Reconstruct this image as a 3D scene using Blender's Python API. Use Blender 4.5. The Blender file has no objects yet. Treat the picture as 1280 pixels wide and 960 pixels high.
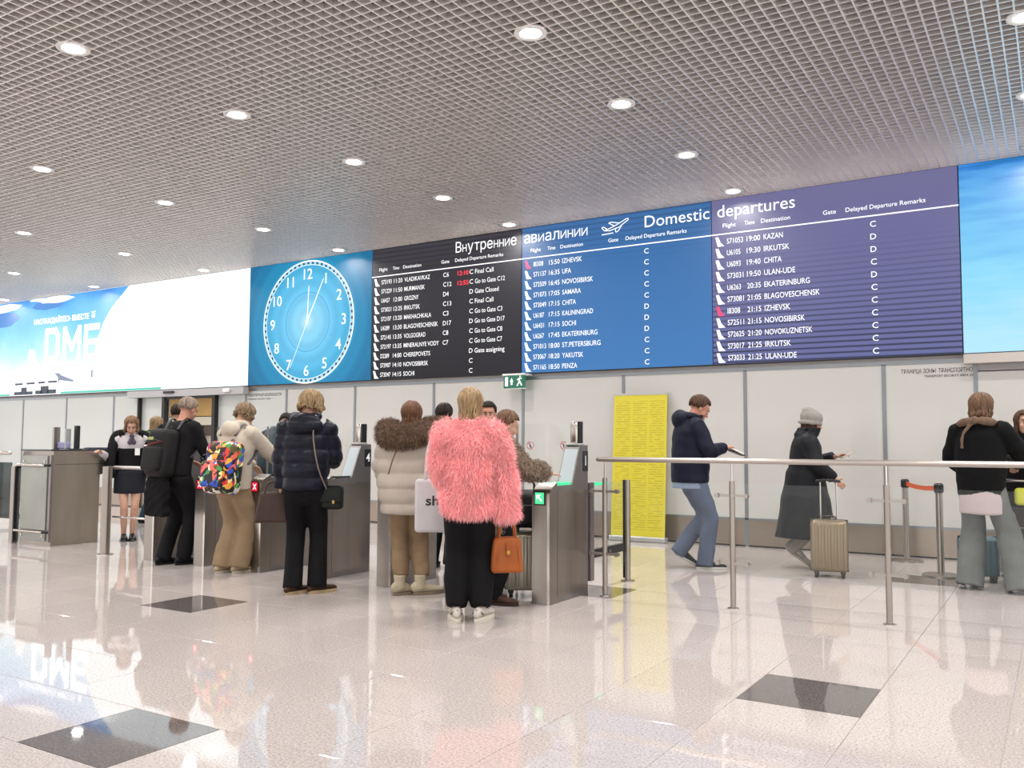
import bpy, bmesh, math, random
import numpy as np
from mathutils import Vector, Matrix
R = math.radians
PI = math.pi
random.seed(7)
rng = np.random.default_rng(11)
scn = bpy.context.scene
COL = scn.collection

# ------------------------------------------------------------------ camera
CAM_H = 1.25
cam_d = bpy.data.cameras.new('camera')
cam = bpy.data.objects.new('camera', cam_d)
COL.objects.link(cam)
scn.camera = cam
cam_d.sensor_fit = 'HORIZONTAL'
cam_d.sensor_width = 36.0
cam_d.lens = 36.0 * 1108.3 / 1280.0
cam_d.clip_end = 200
YAW = PI / 2 - 1.01715
cam.matrix_world = (Matrix.Translation((0, 0, CAM_H)) @ Matrix.Rotation(YAW, 4, 'Z')
                    @ Matrix.Rotation(PI / 2 + 0.068535, 4, 'X') @ Matrix.Rotation(0.0044518, 4, 'Z'))

# ------------------------------------------------------------------ world, exposure
w = bpy.data.worlds.new('world')
scn.world = w
w.use_nodes = True
bg = w.node_tree.nodes['Background']
bg.inputs[0].default_value = (1.0, 0.965, 0.95, 1)
bg.inputs[1].default_value = 1.9
scn.view_settings.view_transform = 'Standard'
scn.view_settings.look = 'None'
scn.view_settings.gamma = 1
scn.view_settings.exposure = 0.0
scn.view_settings.use_curve_mapping = False
scn.cycles.transparent_max_bounces = 32
LAMP_W = 34.0

# ------------------------------------------------------------------ materials
def lin(c):
    return tuple((x / 12.92 if x <= .04045 else ((x + .055) / 1.055) ** 2.4) for x in c)
def hx(s):
    return lin(tuple(int(s[i:i + 2], 16) / 255 for i in (0, 2, 4)))
MATS = {}
TONE = 1.0
def mat(name, col, rough=.5, metal=0., var=.0, scale=12., bump=0., bscale=60., emit=0., coat=0., stretch=None, spec=.5, sheen=0.):
    if name in MATS: return MATS[name]
    m = bpy.data.materials.new(name); m.use_nodes = True
    nt = m.node_tree; b = nt.nodes['Principled BSDF']
    c = hx(col) if isinstance(col, str) else col
    if not emit: c = tuple(q * TONE for q in c)
    b.inputs['Base Color'].default_value = (*c, 1)
    b.inputs['Roughness'].default_value = rough
    b.inputs['Metallic'].default_value = metal
    b.inputs['Coat Weight'].default_value = coat
    b.inputs['Coat Roughness'].default_value = .05
    b.inputs['Specular IOR Level'].default_value = spec
    if TONE < 1: b.inputs['Specular IOR Level'].default_value = .22
    if sheen: b.inputs['Sheen Weight'].default_value = sheen
    if emit:
        b.inputs['Emission Color'].default_value = (*c, 1)
        b.inputs['Emission Strength'].default_value = emit
        b.inputs['Base Color'].default_value = (.02, .02, .02, 1)
    if var or bump:
        tc = nt.nodes.new('ShaderNodeTexCoord'); mp = nt.nodes.new('ShaderNodeMapping')
        nt.links.new(tc.outputs['Object'], mp.inputs[0])
        if stretch: mp.inputs['Scale'].default_value = stretch
    if var:
        n = nt.nodes.new('ShaderNodeTexNoise'); n.inputs['Scale'].default_value = scale; n.inputs['Detail'].default_value = 4
        nt.links.new(mp.outputs[0], n.inputs[0])
        r = nt.nodes.new('ShaderNodeMapRange'); r.inputs[1].default_value = .3; r.inputs[2].default_value = .7
        r.inputs[3].default_value = 1 - var; r.inputs[4].default_value = 1 + var
        nt.links.new(n.outputs[0], r.inputs[0])
        mx = nt.nodes.new('ShaderNodeVectorMath'); mx.operation = 'SCALE'
        mx.inputs[0].default_value = c
        nt.links.new(r.outputs[0], mx.inputs['Scale'])
        nt.links.new(mx.outputs[0], b.inputs['Base Color'])
    if bump:
        n = nt.nodes.new('ShaderNodeTexNoise'); n.inputs['Scale'].default_value = bscale; n.inputs['Detail'].default_value = 3
        nt.links.new(mp.outputs[0], n.inputs[0])
        bp = nt.nodes.new('ShaderNodeBump'); bp.inputs['Strength'].default_value = bump; bp.inputs['Distance'].default_value = .01
        nt.links.new(n.outputs[0], bp.inputs['Height']); nt.links.new(bp.outputs[0], b.inputs['Normal'])
    MATS[name] = m
    return m
def glass(name, tint, op=.06):
    m = bpy.data.materials.new(name); m.use_nodes = True
    nt = m.node_tree; nt.nodes.clear()
    o = nt.nodes.new('ShaderNodeOutputMaterial'); t = nt.nodes.new('ShaderNodeBsdfTransparent'); g = nt.nodes.new('ShaderNodeBsdfGlossy')
    d = nt.nodes.new('ShaderNodeBsdfDiffuse'); lw = nt.nodes.new('ShaderNodeLayerWeight'); f = nt.nodes.new('ShaderNodeMath'); f.operation = 'POWER'; f.inputs[1].default_value = 5.; nt.links.new(lw.outputs['Facing'], f.inputs[0]); f2 = nt.nodes.new('ShaderNodeMath'); f2.operation = 'MULTIPLY_ADD'; f2.inputs[1].default_value = .5; f2.inputs[2].default_value = .012; nt.links.new(f.outputs[0], f2.inputs[0]); f = f2
    m1 = nt.nodes.new('ShaderNodeMixShader'); m2 = nt.nodes.new('ShaderNodeMixShader')
    t.inputs[0].default_value = (*tint, 1); g.inputs['Roughness'].default_value = .02; g.inputs[0].default_value = (.8, .84, .82, 1)
    d.inputs[0].default_value = (.75, .8, .78, 1); m1.inputs[0].default_value = op
    L = nt.links.new
    L(t.outputs[0], m1.inputs[1]); L(d.outputs[0], m1.inputs[2]); L(f.outputs[0], m2.inputs[0]); L(m1.outputs[0], m2.inputs[1]); L(g.outputs[0], m2.inputs[2])
    L(m2.outputs[0], o.inputs[0])
    return m
def ramp_emit(name, build, strength=1.0):
    """emissive display face: build(nt, coord socket) returns a colour socket"""
    m = bpy.data.materials.new(name); m.use_nodes = True
    nt = m.node_tree; b = nt.nodes['Principled BSDF']
    b.inputs['Base Color'].default_value = (.01, .01, .012, 1); b.inputs['Roughness'].default_value = .6; b.inputs['Specular IOR Level'].default_value = .25
    tc = nt.nodes.new('ShaderNodeTexCoord')
    s = build(nt, tc.outputs['Object'])
    nt.links.new(s, b.inputs['Emission Color']); b.inputs['Emission Strength'].default_value = strength
    return m
def ramp(nt, fac, stops, interp='LINEAR'):
    r = nt.nodes.new('ShaderNodeValToRGB'); cr = r.color_ramp; cr.interpolation = interp
    while len(cr.elements) < len(stops): cr.elements.new(.5)
    for e, (p, c) in zip(cr.elements, stops):
        e.position = p; e.color = (*(hx(c) if isinstance(c, str) else c), 1)
    nt.links.new(fac, r.inputs[0]); return r.outputs[0]
def mth(nt, op, a, b=None, c=None):
    n = nt.nodes.new('ShaderNodeMath'); n.operation = op
    for i, v in enumerate((a, b, c)):
        if v is None: continue
        if isinstance(v, (int, float)): n.inputs[i].default_value = v
        else: nt.links.new(v, n.inputs[i])
    return n.outputs[0]
def sep(nt, v):
    n = nt.nodes.new('ShaderNodeSeparateXYZ'); nt.links.new(v, n.inputs[0]); return n.outputs
def mixc(nt, f, a, b, mode='MIX'):
    n = nt.nodes.new('ShaderNodeMix'); n.data_type = 'RGBA'; n.blend_type = mode
    for i, v in ((0, f), (6, a), (7, b)):
        if isinstance(v, (int, float)): n.inputs[i].default_value = v
        elif isinstance(v, tuple): n.inputs[i].default_value = (*v, 1)
        else: nt.links.new(v, n.inputs[i])
    return n.outputs[2]
def noise(nt, v, scale, detail=3, sc=None):
    if sc:
        mp = nt.nodes.new('ShaderNodeMapping'); mp.inputs['Scale'].default_value = sc; nt.links.new(v, mp.inputs[0]); v = mp.outputs[0]
    n = nt.nodes.new('ShaderNodeTexNoise'); n.inputs['Scale'].default_value = scale; n.inputs['Detail'].default_value = detail
    nt.links.new(v, n.inputs[0]); return n.outputs[0]

STEEL = mat('brushed_steel', '9a928b', .3, .9, var=.10, scale=6, stretch=(1, 1, .15))
STEELD = mat('dark_brushed_steel', '8f8b8b', .36, .8, var=.12, scale=5, stretch=(1, 1, .2))
CHROME = mat('polished_steel', 'c6c0ba', .24, 1.)
RAILM = mat('handrail_steel', 'b3aca6', .36, .9)
ALU = mat('grey_aluminium', '8d9296', .35, .8)
ALUL = mat('pale_aluminium', 'b4b5b6', .4, .6)
BLACKP = mat('black_plastic', '141416', .4)
RUBBER = mat('rubber', '1c1c1d', .7)
WHITEP = mat('white_plastic', 'e6e6e4', .4)
GLASS = glass('clear_glass', (.982, .993, .988), .006)
GLASSD = glass('dark_glass', (.25, .29, .3), .05)
WHITE_E = mat('lit_white', (1, 1, 1), .5, emit=1.25)
RED_E = mat('lit_red', (1., .03, .05), .5, emit=1.6)
REDD_E = mat('lit_red_dark', (.75, .0, .03), .5, emit=1.0)
GREEN_E = mat('lit_green', (.05, .85, .35), .5, emit=1.1)
LAMP_E = mat('lamp_diffuser', (1, .98, .95), .5, emit=14.)

# ------------------------------------------------------------------ mesh helpers
class MB:
    """collects geometry of one mesh"""
    def __init__(self): self.v = []; self.f = []; self.mi = []; self.n = 0; self.cur = 0
    def add(self, vs, fs):
        o = self.n
        self.v.extend([tuple(p) for p in vs]); self.n += len(vs)
        self.f.extend([tuple(i + o for i in f) for f in fs]); self.mi.extend([self.cur] * len(fs)); return self
    def box(self, a, b, M=None):
        x0, y0, z0 = a; x1, y1, z1 = b
        vs = [(x0, y0, z0), (x1, y0, z0), (x1, y1, z0), (x0, y1, z0), (x0, y0, z1), (x1, y0, z1), (x1, y1, z1), (x0, y1, z1)]
        if M is not None: vs = [M @ Vector(p) for p in vs]
        return self.add(vs, [(0, 3, 2, 1), (4, 5, 6, 7), (0, 1, 5, 4), (1, 2, 6, 5), (2, 3, 7, 6), (3, 0, 4, 7)])
    def rbox(self, c, s, r=.02, seg=3, M=None, taper=1.0):
        """rounded box: vertical rounded edges and softened top and bottom; centre c, size s"""
        hx_, hy_, hz_ = s[0] / 2, s[1] / 2, s[2] / 2
        r = min(r, hx_ * .98, hy_ * .98, hz_ * .98)
        rings = []
        lev = []
        for i in range(seg + 1):
            t = i / seg * PI / 2; lev.append((-hz_ + r - r * math.cos(t) if 0 else -hz_ + r * (1 - math.sin(t)), r * (1 - math.cos(t))))
        lev = [(-hz_ + r * (1 - math.cos(i / seg * PI / 2)), r * (1 - math.sin(i / seg * PI / 2))) for i in range(seg + 1)]
        lev = lev + [(-z, ins) for z, ins in reversed(lev)]
        vs = []; n = 4 * (seg + 1)
        for z, ins in lev:
            k = 1 + (taper - 1) * (z + hz_) / (2 * hz_)
            for q, (sx, sy) in enumerate(((1, 1), (-1, 1), (-1, -1), (1, -1))):
                for j in range(seg + 1):
                    a = q * PI / 2 + j / seg * PI / 2
                    rr = r
                    vs.append((c[0] + k * (sx * (hx_ - rr) + (rr - ins) * math.cos(a)), c[1] + k * (sy * (hy_ - rr) + (rr - ins) * math.sin(a)), c[2] + z))
        fs = []
        for k in range(len(lev) - 1):
            for j in range(n): fs.append((k * n + j, k * n + (j + 1) % n, (k + 1) * n + (j + 1) % n, (k + 1) * n + j))
        fs.append(tuple(reversed(range(n)))); fs.append(tuple(range((len(lev) - 1) * n, len(lev) * n)))
        if M is not None: vs = [M @ Vector(p) for p in vs]
        return self.add(vs, fs)
    def cyl(self, a, b, r, n=16, r2=None):
        a = Vector(a); b = Vector(b); r2 = r if r2 is None else r2
        d = (b - a).normalized(); u = d.orthogonal().normalized(); v = d.cross(u)
        vs = []
        for p, rr in ((a, r), (b, r2)):
            for i in range(n):
                t = 2 * PI * i / n; vs.append(p + u * (rr * math.cos(t)) + v * (rr * math.sin(t)))
        fs = [(i, (i + 1) % n, n + (i + 1) % n, n + i) for i in range(n)] + [tuple(reversed(range(n))), tuple(range(n, 2 * n))]
        return self.add(vs, fs)
    def lathe(self, c, prof, n=20, M=None):
        vs = []; fs = []
        for r, z in prof:
            for i in range(n):
                t = 2 * PI * i / n; vs.append((c[0] + r * math.cos(t), c[1] + r * math.sin(t), c[2] + z))
        for k in range(len(prof) - 1):
            for i in range(n): fs.append((k * n + i, k * n + (i + 1) % n, (k + 1) * n + (i + 1) % n, (k + 1) * n + i))
        fs.append(tuple(reversed(range(n)))); fs.append(tuple(range((len(prof) - 1) * n, len(prof) * n)))
        if M is not None: vs = [M @ Vector(p) for p in vs]
        return self.add(vs, fs)
    def prism(self, poly, f, d):
        """poly of (u,v); f maps (u,v,w)->xyz for w=0 and w=d"""
        n = len(poly)
        vs = [f(u, v, 0) for u, v in poly] + [f(u, v, d) for u, v in poly]
        fs = [tuple(reversed(range(n))), tuple(range(n, 2 * n))] + [(i, (i + 1) % n, n + (i + 1) % n, n + i) for i in range(n)]
        return self.add(vs, fs)
    def ell(self, c, s, n=14, m=9, M=None):
        vs = []; fs = []
        c = Vector(c)
        for j in range(m + 1):
            th = PI * j / m
            th = min(max(th, .02), PI - .02)
            for i in range(n):
                ph = 2 * PI * i / n
                p = Vector((s[0] * math.sin(th) * math.cos(ph), s[1] * math.sin(th) * math.sin(ph), s[2] * math.cos(th)))
                vs.append(c + (M @ p if M is not None else p))
        for j in range(m):
            for i in range(n): fs.append((j * n + i, (j + 1) * n + i, (j + 1) * n + (i + 1) % n, j * n + (i + 1) % n))
        fs.append(tuple(range(n))); fs.append(tuple(reversed(range(m * n, (m + 1) * n))))
        return self.add(vs, fs)
    def tube(self, pts, rad, n=12, side=(1, 0, 0), sub=3, cap=True):
        """smooth closed tube; rad entries r or (a,b): a along side, b across"""
        P = [Vector(p) for p in pts]; Q = [(r, r) if not isinstance(r, tuple) else r for r in rad]
        if sub > 1 and len(P) > 2:
            P2 = []; Q2 = []
            for i in range(len(P) - 1):
                p0 = P[max(i - 1, 0)]; p1 = P[i]; p2 = P[i + 1]; p3 = P[min(i + 2, len(P) - 1)]
                for k in range(sub):
                    t = k / sub
                    P2.append(.5 * ((2 * p1) + (p2 - p0) * t + (2 * p0 - 5 * p1 + 4 * p2 - p3) * t * t + (3 * p1 - p0 - 3 * p2 + p3) * t ** 3))
                    Q2.append((Q[i][0] * (1 - t) + Q[i + 1][0] * t, Q[i][1] * (1 - t) + Q[i + 1][1] * t))
            P2.append(P[-1]); Q2.append(Q[-1]); P, Q = P2, Q2
        if cap:
            d0 = (P[0] - P[1]).normalized(); d1 = (P[-1] - P[-2]).normalized()
            e0 = min(Q[0]); e1 = min(Q[-1]); A = []; B = []; QA = []; QB = []
            for t in (1.0, .85, .5):
                k = math.sqrt(max(0, 1 - t * t)); k = max(k, .05)
                A.append(P[0] + d0 * e0 * t); QA.append((Q[0][0] * k, Q[0][1] * k))
                B.append(P[-1] + d1 * e1 * t); QB.append((Q[-1][0] * k, Q[-1][1] * k))
            P = A + P + B[::-1]; Q = QA + Q + QB[::-1]
        s0 = Vector(side); vs = []; fs = []; N = len(P)
        for i in range(N):
            d = (P[min(i + 1, N - 1)] - P[max(i - 1, 0)])
            d = d.normalized() if d.length > 1e-9 else Vector((0, 0, 1))
            u = s0 - d * s0.dot(d)
            if u.length < .05: u = d.orthogonal()
            u.normalize(); v = d.cross(u)
            for j in range(n):
                t = 2 * PI * j / n
                vs.append(P[i] + u * (Q[i][0] * math.cos(t)) + v * (Q[i][1] * math.sin(t)))
        for i in range(N - 1):
            for j in range(n): fs.append((i * n + j, i * n + (j + 1) % n, (i + 1) * n + (j + 1) % n, (i + 1) * n + j))
        fs.append(tuple(reversed(range(n)))); fs.append(tuple(range((N - 1) * n, N * n)))
        return self.add(vs, fs)
    def mesh(self, name):
        me = bpy.data.meshes.new(name); me.from_pydata(self.v, [], self.f)
        if max(self.mi, default=0) > 0: me.polygons.foreach_set('material_index', self.mi)
        return me
    def build(self, name, m, parent=None, smooth=False, auto=None):
        me = self.mesh(name); return link(name, me, m, parent, smooth, auto)
def link(name, me, m=None, parent=None, smooth=False, auto=None):
    if m is not None:
        for q in (m if isinstance(m, (list, tuple)) else [m]): me.materials.append(q)
    if smooth or auto:
        me.polygons.foreach_set('use_smooth', [True] * len(me.polygons))
    if auto:
        me.set_sharp_from_angle(angle=R(auto))
    o = bpy.data.objects.new(name, me); COL.objects.link(o)
    if parent is not None: o.parent = parent
    return o
def tag(o, label=None, cat=None, group=None, kind=None):
    if label: o['label'] = label
    if cat: o['category'] = cat
    if group: o['group'] = group
    if kind: o['kind'] = kind
    return o
def empty(name, loc=(0, 0, 0), rz=0., parent=None):
    o = bpy.data.objects.new(name, None); COL.objects.link(o); o.location = loc; o.rotation_euler = (0, 0, rz)
    o.empty_display_size = .1
    if parent: o.parent = parent
    return o
def copy_tree(o, parent=None):
    c = o.copy(); COL.objects.link(c); c.parent = parent
    for ch in list(o.children): copy_tree(ch, c)
    return c
_txt = {}
def text_geo(s, size, bold=0.0, align='LEFT', squeeze=1.0):
    """verts, faces of flat text; baseline at 0, in the (u,v) plane; size = cap height"""
    k = (s, bold)
    if k not in _txt:
        c = bpy.data.curves.new('t', 'FONT'); c.body = s; c.resolution_u = 3; c.offset = bold; c.size = 1.0
        o = bpy.data.objects.new('t', c)
        me = bpy.data.meshes.new_from_object(o)
        V = np.zeros(len(me.vertices) * 3); me.vertices.foreach_get('co', V); V = V.reshape(-1, 3)
        F = [tuple(p.vertices) for p in me.polygons]
        bpy.data.objects.remove(o); bpy.data.curves.remove(c); bpy.data.meshes.remove(me)
        _txt[k] = (V, F)
    V, F = _txt[k]
    V = V[:, :2] * (size / .73)
    V = V * np.array([squeeze, 1])
    if len(V) == 0: return V, F
    x0, x1 = V[:, 0].min(), V[:, 0].max()
    off = {'LEFT': -x0, 'CENTER': -(x0 + x1) / 2, 'RIGHT': -x1}[align]
    return V + np.array([off, 0]), F
def put_text(mb, s, size, f, bold=0.0, align='LEFT', squeeze=1.0, width=None):
    V, F = text_geo(s, size, bold, align, squeeze)
    if width:
        w0 = V[:, 0].max() - V[:, 0].min(); V = V * np.array([width / w0, 1])
    mb.add([f(u, v) for u, v in V], F)
def put_lower(mb, s, size, f, width):
    """lower-case lettering set letter by letter; the upright and slanted bar letters are small capitals"""
    x = 0.; out = []
    for ch in s:
        src, k, flip = {'н': ('H', .74, 1), 'и': ('N', .74, -1)}.get(ch, (ch, 1., 1))
        V, Fc = text_geo(src, size); V = V * np.array([k * flip * (.88 if k < 1 else 1), k]); V = V - np.array([V[:, 0].min(), 0])
        out.append((V + np.array([x, 0]), Fc)); x += V[:, 0].max() + size * .13
    q = width / (x - size * .13)
    for V, Fc in out: mb.add([f(u * q, v) for u, v in V], Fc)
def flat(mb, poly, f):
    mb.add([f(u, v) for u, v in poly], [tuple(range(len(poly)))])
# ================================================================== SETTING
WY = 10.97           # wall plane
CZ = 4.41            # ceiling
# ---- floor: polished granite tiles, pieces of the floor
def tile_mat(name, base, dark, light, rough):
    m = bpy.data.materials.new(name); m.use_nodes = True
    nt = m.node_tree; b = nt.nodes['Principled BSDF']
    tc = nt.nodes.new('ShaderNodeTexCoord'); g = nt.nodes.new('ShaderNodeNewGeometry')
    pos = g.outputs['Position']
    n1 = noise(nt, pos, 90, 2); n2 = noise(nt, pos, 260, 2); n3 = noise(nt, pos, .6, 3)
    c = ramp(nt, n1, [(.36, dark), (.48, base), (.60, base), (.7, light)])
    c = mixc(nt, .35, c, ramp(nt, n2, [(.35, dark), (.5, base), (.66, light)]))
    oi = nt.nodes.new('ShaderNodeObjectInfo')
    v = mth(nt, 'MULTIPLY_ADD', oi.outputs['Random'], .05, .975)
    v = mth(nt, 'MULTIPLY', v, mth(nt, 'MULTIPLY_ADD', n3, .16, .92))
    vm = nt.nodes.new('ShaderNodeVectorMath'); vm.operation = 'SCALE'
    nt.links.new(c, vm.inputs[0]); nt.links.new(v, vm.inputs['Scale'])
    nt.links.new(vm.outputs[0], b.inputs['Base Color'])
    b.inputs['Roughness'].default_value = rough
    b.inputs['IOR'].default_value = 1.6
    # waviness of the polish, very slight
    n4 = noise(nt, pos, 3.5, 1)
    bp = nt.nodes.new('ShaderNodeBump'); bp.inputs['Strength'].default_value = .04; bp.inputs['Distance'].default_value = .006
    nt.links.new(n4, bp.inputs['Height']); nt.links.new(bp.outputs[0], b.inputs['Normal'])
    return m
T_LIGHT = tile_mat('light_granite', 'b8b0ad', '8f8784', 'd6d0cd', .035)
T_DARK = tile_mat('dark_granite', '5c5655', '403b3b', '878080', .035)
GROUT = mat('grout', '9d938c', .5)
floor = tag(MB().box((-30, -9, -.06), (8, 17, -.0035)).build('floor', GROUT), kind='structure')
PX, PY = .5863, .5650
def cam_px(x, y, z):
    v = cam.matrix_world.inverted() @ Vector((x, y, z))
    if v.z > -.2: return None
    return 640 + 1108.3 * v.x / -v.z, 480 - 1108.3 * v.y / -v.z
def tile_mesh(name, mt):
    a, b = PX / 2 - .0012, PY / 2 - .0012; e = .0015
    mb = MB()
    vs = [(-a, -b, -.0035), (a, -b, -.0035), (a, b, -.0035), (-a, b, -.0035), (-a, -b, -e), (a, -b, -e), (a, b, -e), (-a, b, -e),
          (-a + e, -b + e, 0), (a - e, -b + e, 0), (a - e, b - e, 0), (-a + e, b - e, 0)]
    mb.add(vs, [(0, 1, 5, 4), (1, 2, 6, 5), (2, 3, 7, 6), (3, 0, 4, 7), (4, 5, 9, 8), (5, 6, 10, 9), (6, 7, 11, 10), (7, 4, 8, 11), (8, 9, 10, 11)])
    me = mb.mesh(name); me.materials.append(mt); return me, mb
tl, tlb = tile_mesh('floor_tile', T_LIGHT); td, _ = tile_mesh('floor_tile_dark', T_DARK)
cells = []
for i in range(-50, 16):
    for j in range(-24, 12):
        x = -1.123 + i * PX; y = 4.695 + j * PY
        if y > WY + 4.4: continue
        dark = (i % 8 == 0 and j % 8 == 0) or (i % 8 == 4 and j % 8 == 4)
        p = cam_px(x, y, 0)
        vis = p is not None and -60 < p[0] < 1340 and p[1] < 1010
        d = math.hypot(x, y)
        cells.append((0 if (vis and y < WY) else 1, d, x, y, dark))
cells.sort()
rest = MB()
dark_far = MB()
for k, (v, d, x, y, dark) in enumerate(cells):
    if k < 299:
        o = bpy.data.objects.new('floor_tile', td if dark else tl); COL.objects.link(o); o.parent = floor; o.location = (x, y, 0)
        if dark: o['label'] = 'dark grey granite tile'
    else:
        (dark_far if dark else rest).add([(p[0] + x, p[1] + y, p[2]) for p in tlb.v], tlb.f)
tag(rest.build('floor_tiles_beyond', T_LIGHT, floor), kind='stuff')
tag(dark_far.build('dark_floor_tiles_beyond', T_DARK, floor), 'dark grey granite tiles', kind='stuff')

# ---- ceiling: open cell grid under a dark void
ceiling = tag(empty('ceiling', (0, 0, CZ)), kind='structure')
CGRID = mat('ceiling_grid_metal', 'fcf7f4', .38, .72)
VOID = mat('ceiling_void', '1d1917', .9)
mb = MB()
x0, x1, y0, y1 = -27., 6.2, -7., WY - .02
pitch = .0975
n = int((x1 - x0) / pitch)
for i in range(n + 1):
    x = x0 + i * pitch; mb.box((x - .006, y0, 0), (x + .006, y1, .05))
tag(mb.build('grid_bars_across', CGRID, ceiling), kind='stuff')
mb = MB()
n = int((y1 - y0) / pitch)
for i in range(n + 1):
    y = y0 + i * pitch; mb.box((x0, y - .006, .0005), (x1, y + .006, .0495))
tag(mb.build('grid_bars_along', CGRID, ceiling), kind='stuff')
MB().box((x0, y0, .42), (x1, y1, .5)).build('void_deck', VOID, ceiling)
mb = MB()      # ducts and carriers above the grid
for x in np.arange(-26, 6, 1.64): mb.box((x, y0, .10), (x + .04, y1, .16))
for y in (1.2, 4.9, 8.2): mb.cyl((x0, y, .28), (x1, y, .28), .11, 12)
mb.build('ducts', mat('duct', '544b46', .7), ceiling)

# ---- downlights
def downlight():
    r = empty('downlight', (0, 0, 0))
    mb = MB(); mb.lathe((0, 0, 0), [(.112, -.002), (.122, -.006), (.128, -.002), (.128, .02), (.112, .02)], 28)
    mb.build('trim_ring', WHITEP, r, smooth=True)
    MB().lathe((0, 0, 0), [(.113, .004), (.08, -.003), (.03, -.005)], 28).build('diffuser', LAMP_E, r, smooth=True)
    MB().lathe((0, 0, 0), [(.11, .02), (.11, .1), (.06, .13)], 16).build('housing', BLACKP, r)
    ld = bpy.data.lights.new('lamp', 'AREA'); ld.shape = 'DISK'; ld.size = .2; ld.energy = LAMP_W; ld.color = (1, .95, .9); ld.spread = R(150)
    lo = bpy.data.objects.new('lamp_light', ld); COL.objects.link(lo); lo.parent = r; lo.location = (0, 0, -.012)
    return r
names = {0: 'far left', 1: 'second', 2: 'third'}
DX = [-19.83, -16.55, -13.23, -9.93, -6.65, -3.37, -.12, 3.15]
DY = [-2.65, -.98, .69, 2.36, 4.03, 5.70, 7.36, 9.05, 10.66]
ords = ['first', 'second', 'third', 'fourth', 'fifth', 'sixth', 'seventh', 'eighth', 'ninth']
proto = None
for ix, x in enumerate(DX):
    seen = []
    for y in DY:
        p = cam_px(x, y, CZ)
        if p and 0 <= p[0] <= 1280 and 0 <= p[1] <= 960: seen.append(y)
    for y in DY:
        if x < -17 and y < 5: continue
        if y < 1 and (DY.index(y) + ix) % 2: continue
        if proto is None: proto = o = downlight()
        else: o = copy_tree(proto)
        o.location = (x, y, CZ - .002)
        if y in seen:
            k = len(seen) - 1 - seen.index(y)
            cols = {-19.83: 'at the far left', -16.55: 'above the lettering DME', -13.23: 'above the white screen area', -9.93: 'above the clock', -6.65: 'above the black board', -3.37: 'above the blue board', -.12: 'at the right edge'}
            tag(o, 'recessed ceiling downlight, %s from the screens, row %s' % (ords[k], cols.get(x, 'beyond the right edge')), 'downlight', 'downlights in the grid ceiling')
        else:
            tag(o, 'round white recessed ceiling downlight outside the view', 'downlight', 'downlights in the grid ceiling')

# ---- back wall: opaque glass panels, mullions, steel skirting
PANEL = mat('wall_panel_glass', 'bfc3c0', .22, var=.02, scale=.6, coat=.3)
PANELR = mat('wall_panel_cream', 'c2c1be', .25, var=.02, scale=.6, coat=.3)
wall = tag(empty('wall_back', (0, WY + .05, 0)), kind='structure')
MUL = [-27., -25.6, -24.1, -22.7, -21.17, -19.54, -17.91, -16.28, -15.39, -14.62, -13.19, -12.43, -11.41, -9.84, -8.23, -6.62, -5.03, -3.36, -1.73, -.78, .84, 2.45, 4.05, 6.0]
for a, b in zip(MUL[:-1], MUL[1:]):
    if a == -14.62: continue
    top = 2.09 if a > -.9 else 2.19
    MB().box((a + .02, 0, .355), (b - .02, .03, top)).build('wall_panel', PANELR if a > -12 else PANEL, wall)
    MB().box((a + .005, -.006, .02), (b - .005, .03, .33)).build('skirting_panel', mat('skirting_steel', '9a8d82', .3, .85, var=.1, scale=1.5), wall)
for x in MUL:
    MB().box((x - .022, -.009, 0), (x + .022, .04, 2.2)).build('mullion', mat('mullion_grey', '85898f', .35, .6), wall)
for a, b in ((-27, -14.62), (-13.19, 6.0)):
    MB().box((a, -.009, .33), (b, .03, .355)).build('skirting_trim', ALU, wall)
    MB().box((a, 0, 0), (b, .03, .02)).build('skirting_foot', BLACKP, wall)
MB().box((-12.3, -.009, 2.19), (6, .04, 2.235)).build('track_rail', ALU, wall)
MB().box((-27, -.009, 2.19), (-15.6, .04, 2.235)).build('track_rail', ALU, wall)
MB().box((-27, -.005, 2.235), (6, .05, 2.30)).build('fascia', mat('fascia', 'a5a3a3', .5), wall)
MB().box((-27, .04, 2.3), (6, .25, 4.6)).build('upper_wall', mat('upper_wall', '2a2a2c', .8), wall)
MB().box((-.78, .0, 2.08), (6, .04, 2.24)).build('fascia', MATS['fascia'], wall)
hc = tag(empty('trim_1', (0, WY, 0)), kind='structure'); MB().box((-.88, -.10, 2.165), (3.2, .03, 2.268)).build('header_casing', mat('casing', 'bdb6b1', .5), hc)
# sign lettering on the glass
def wallf(x0, z0, y=-.004): return lambda u, v: (x0 + u, y, z0 + v)
mb = MB()
put_text(mb, 'ГРАНИЦА ЗОНЫ  ТРАНСПОРТНО', .05, wallf(-1.535, 2.085, -.002), .008, width=.73)
put_text(mb, 'TRANSPORT SECURITY AREA ZB', .028, wallf(-1.30, 2.035, -.002), .006, width=.5)
mb.build('lettering', mat('dark_print', '2b2b2b', .6), wall)
mb = MB()
put_text(mb, 'ТРАНСПОРТНОЙ БЕЗОПАСНОСТИ', .05, wallf(-12.39, 2.09, -.002), .008, width=.85)
put_text(mb, 'TRANSPORT SECURITY AREA', .028, wallf(-12.39, 2.03, -.002), .006, width=.6)
mb.build('lettering', MATS['dark_print'], wall)
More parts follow.
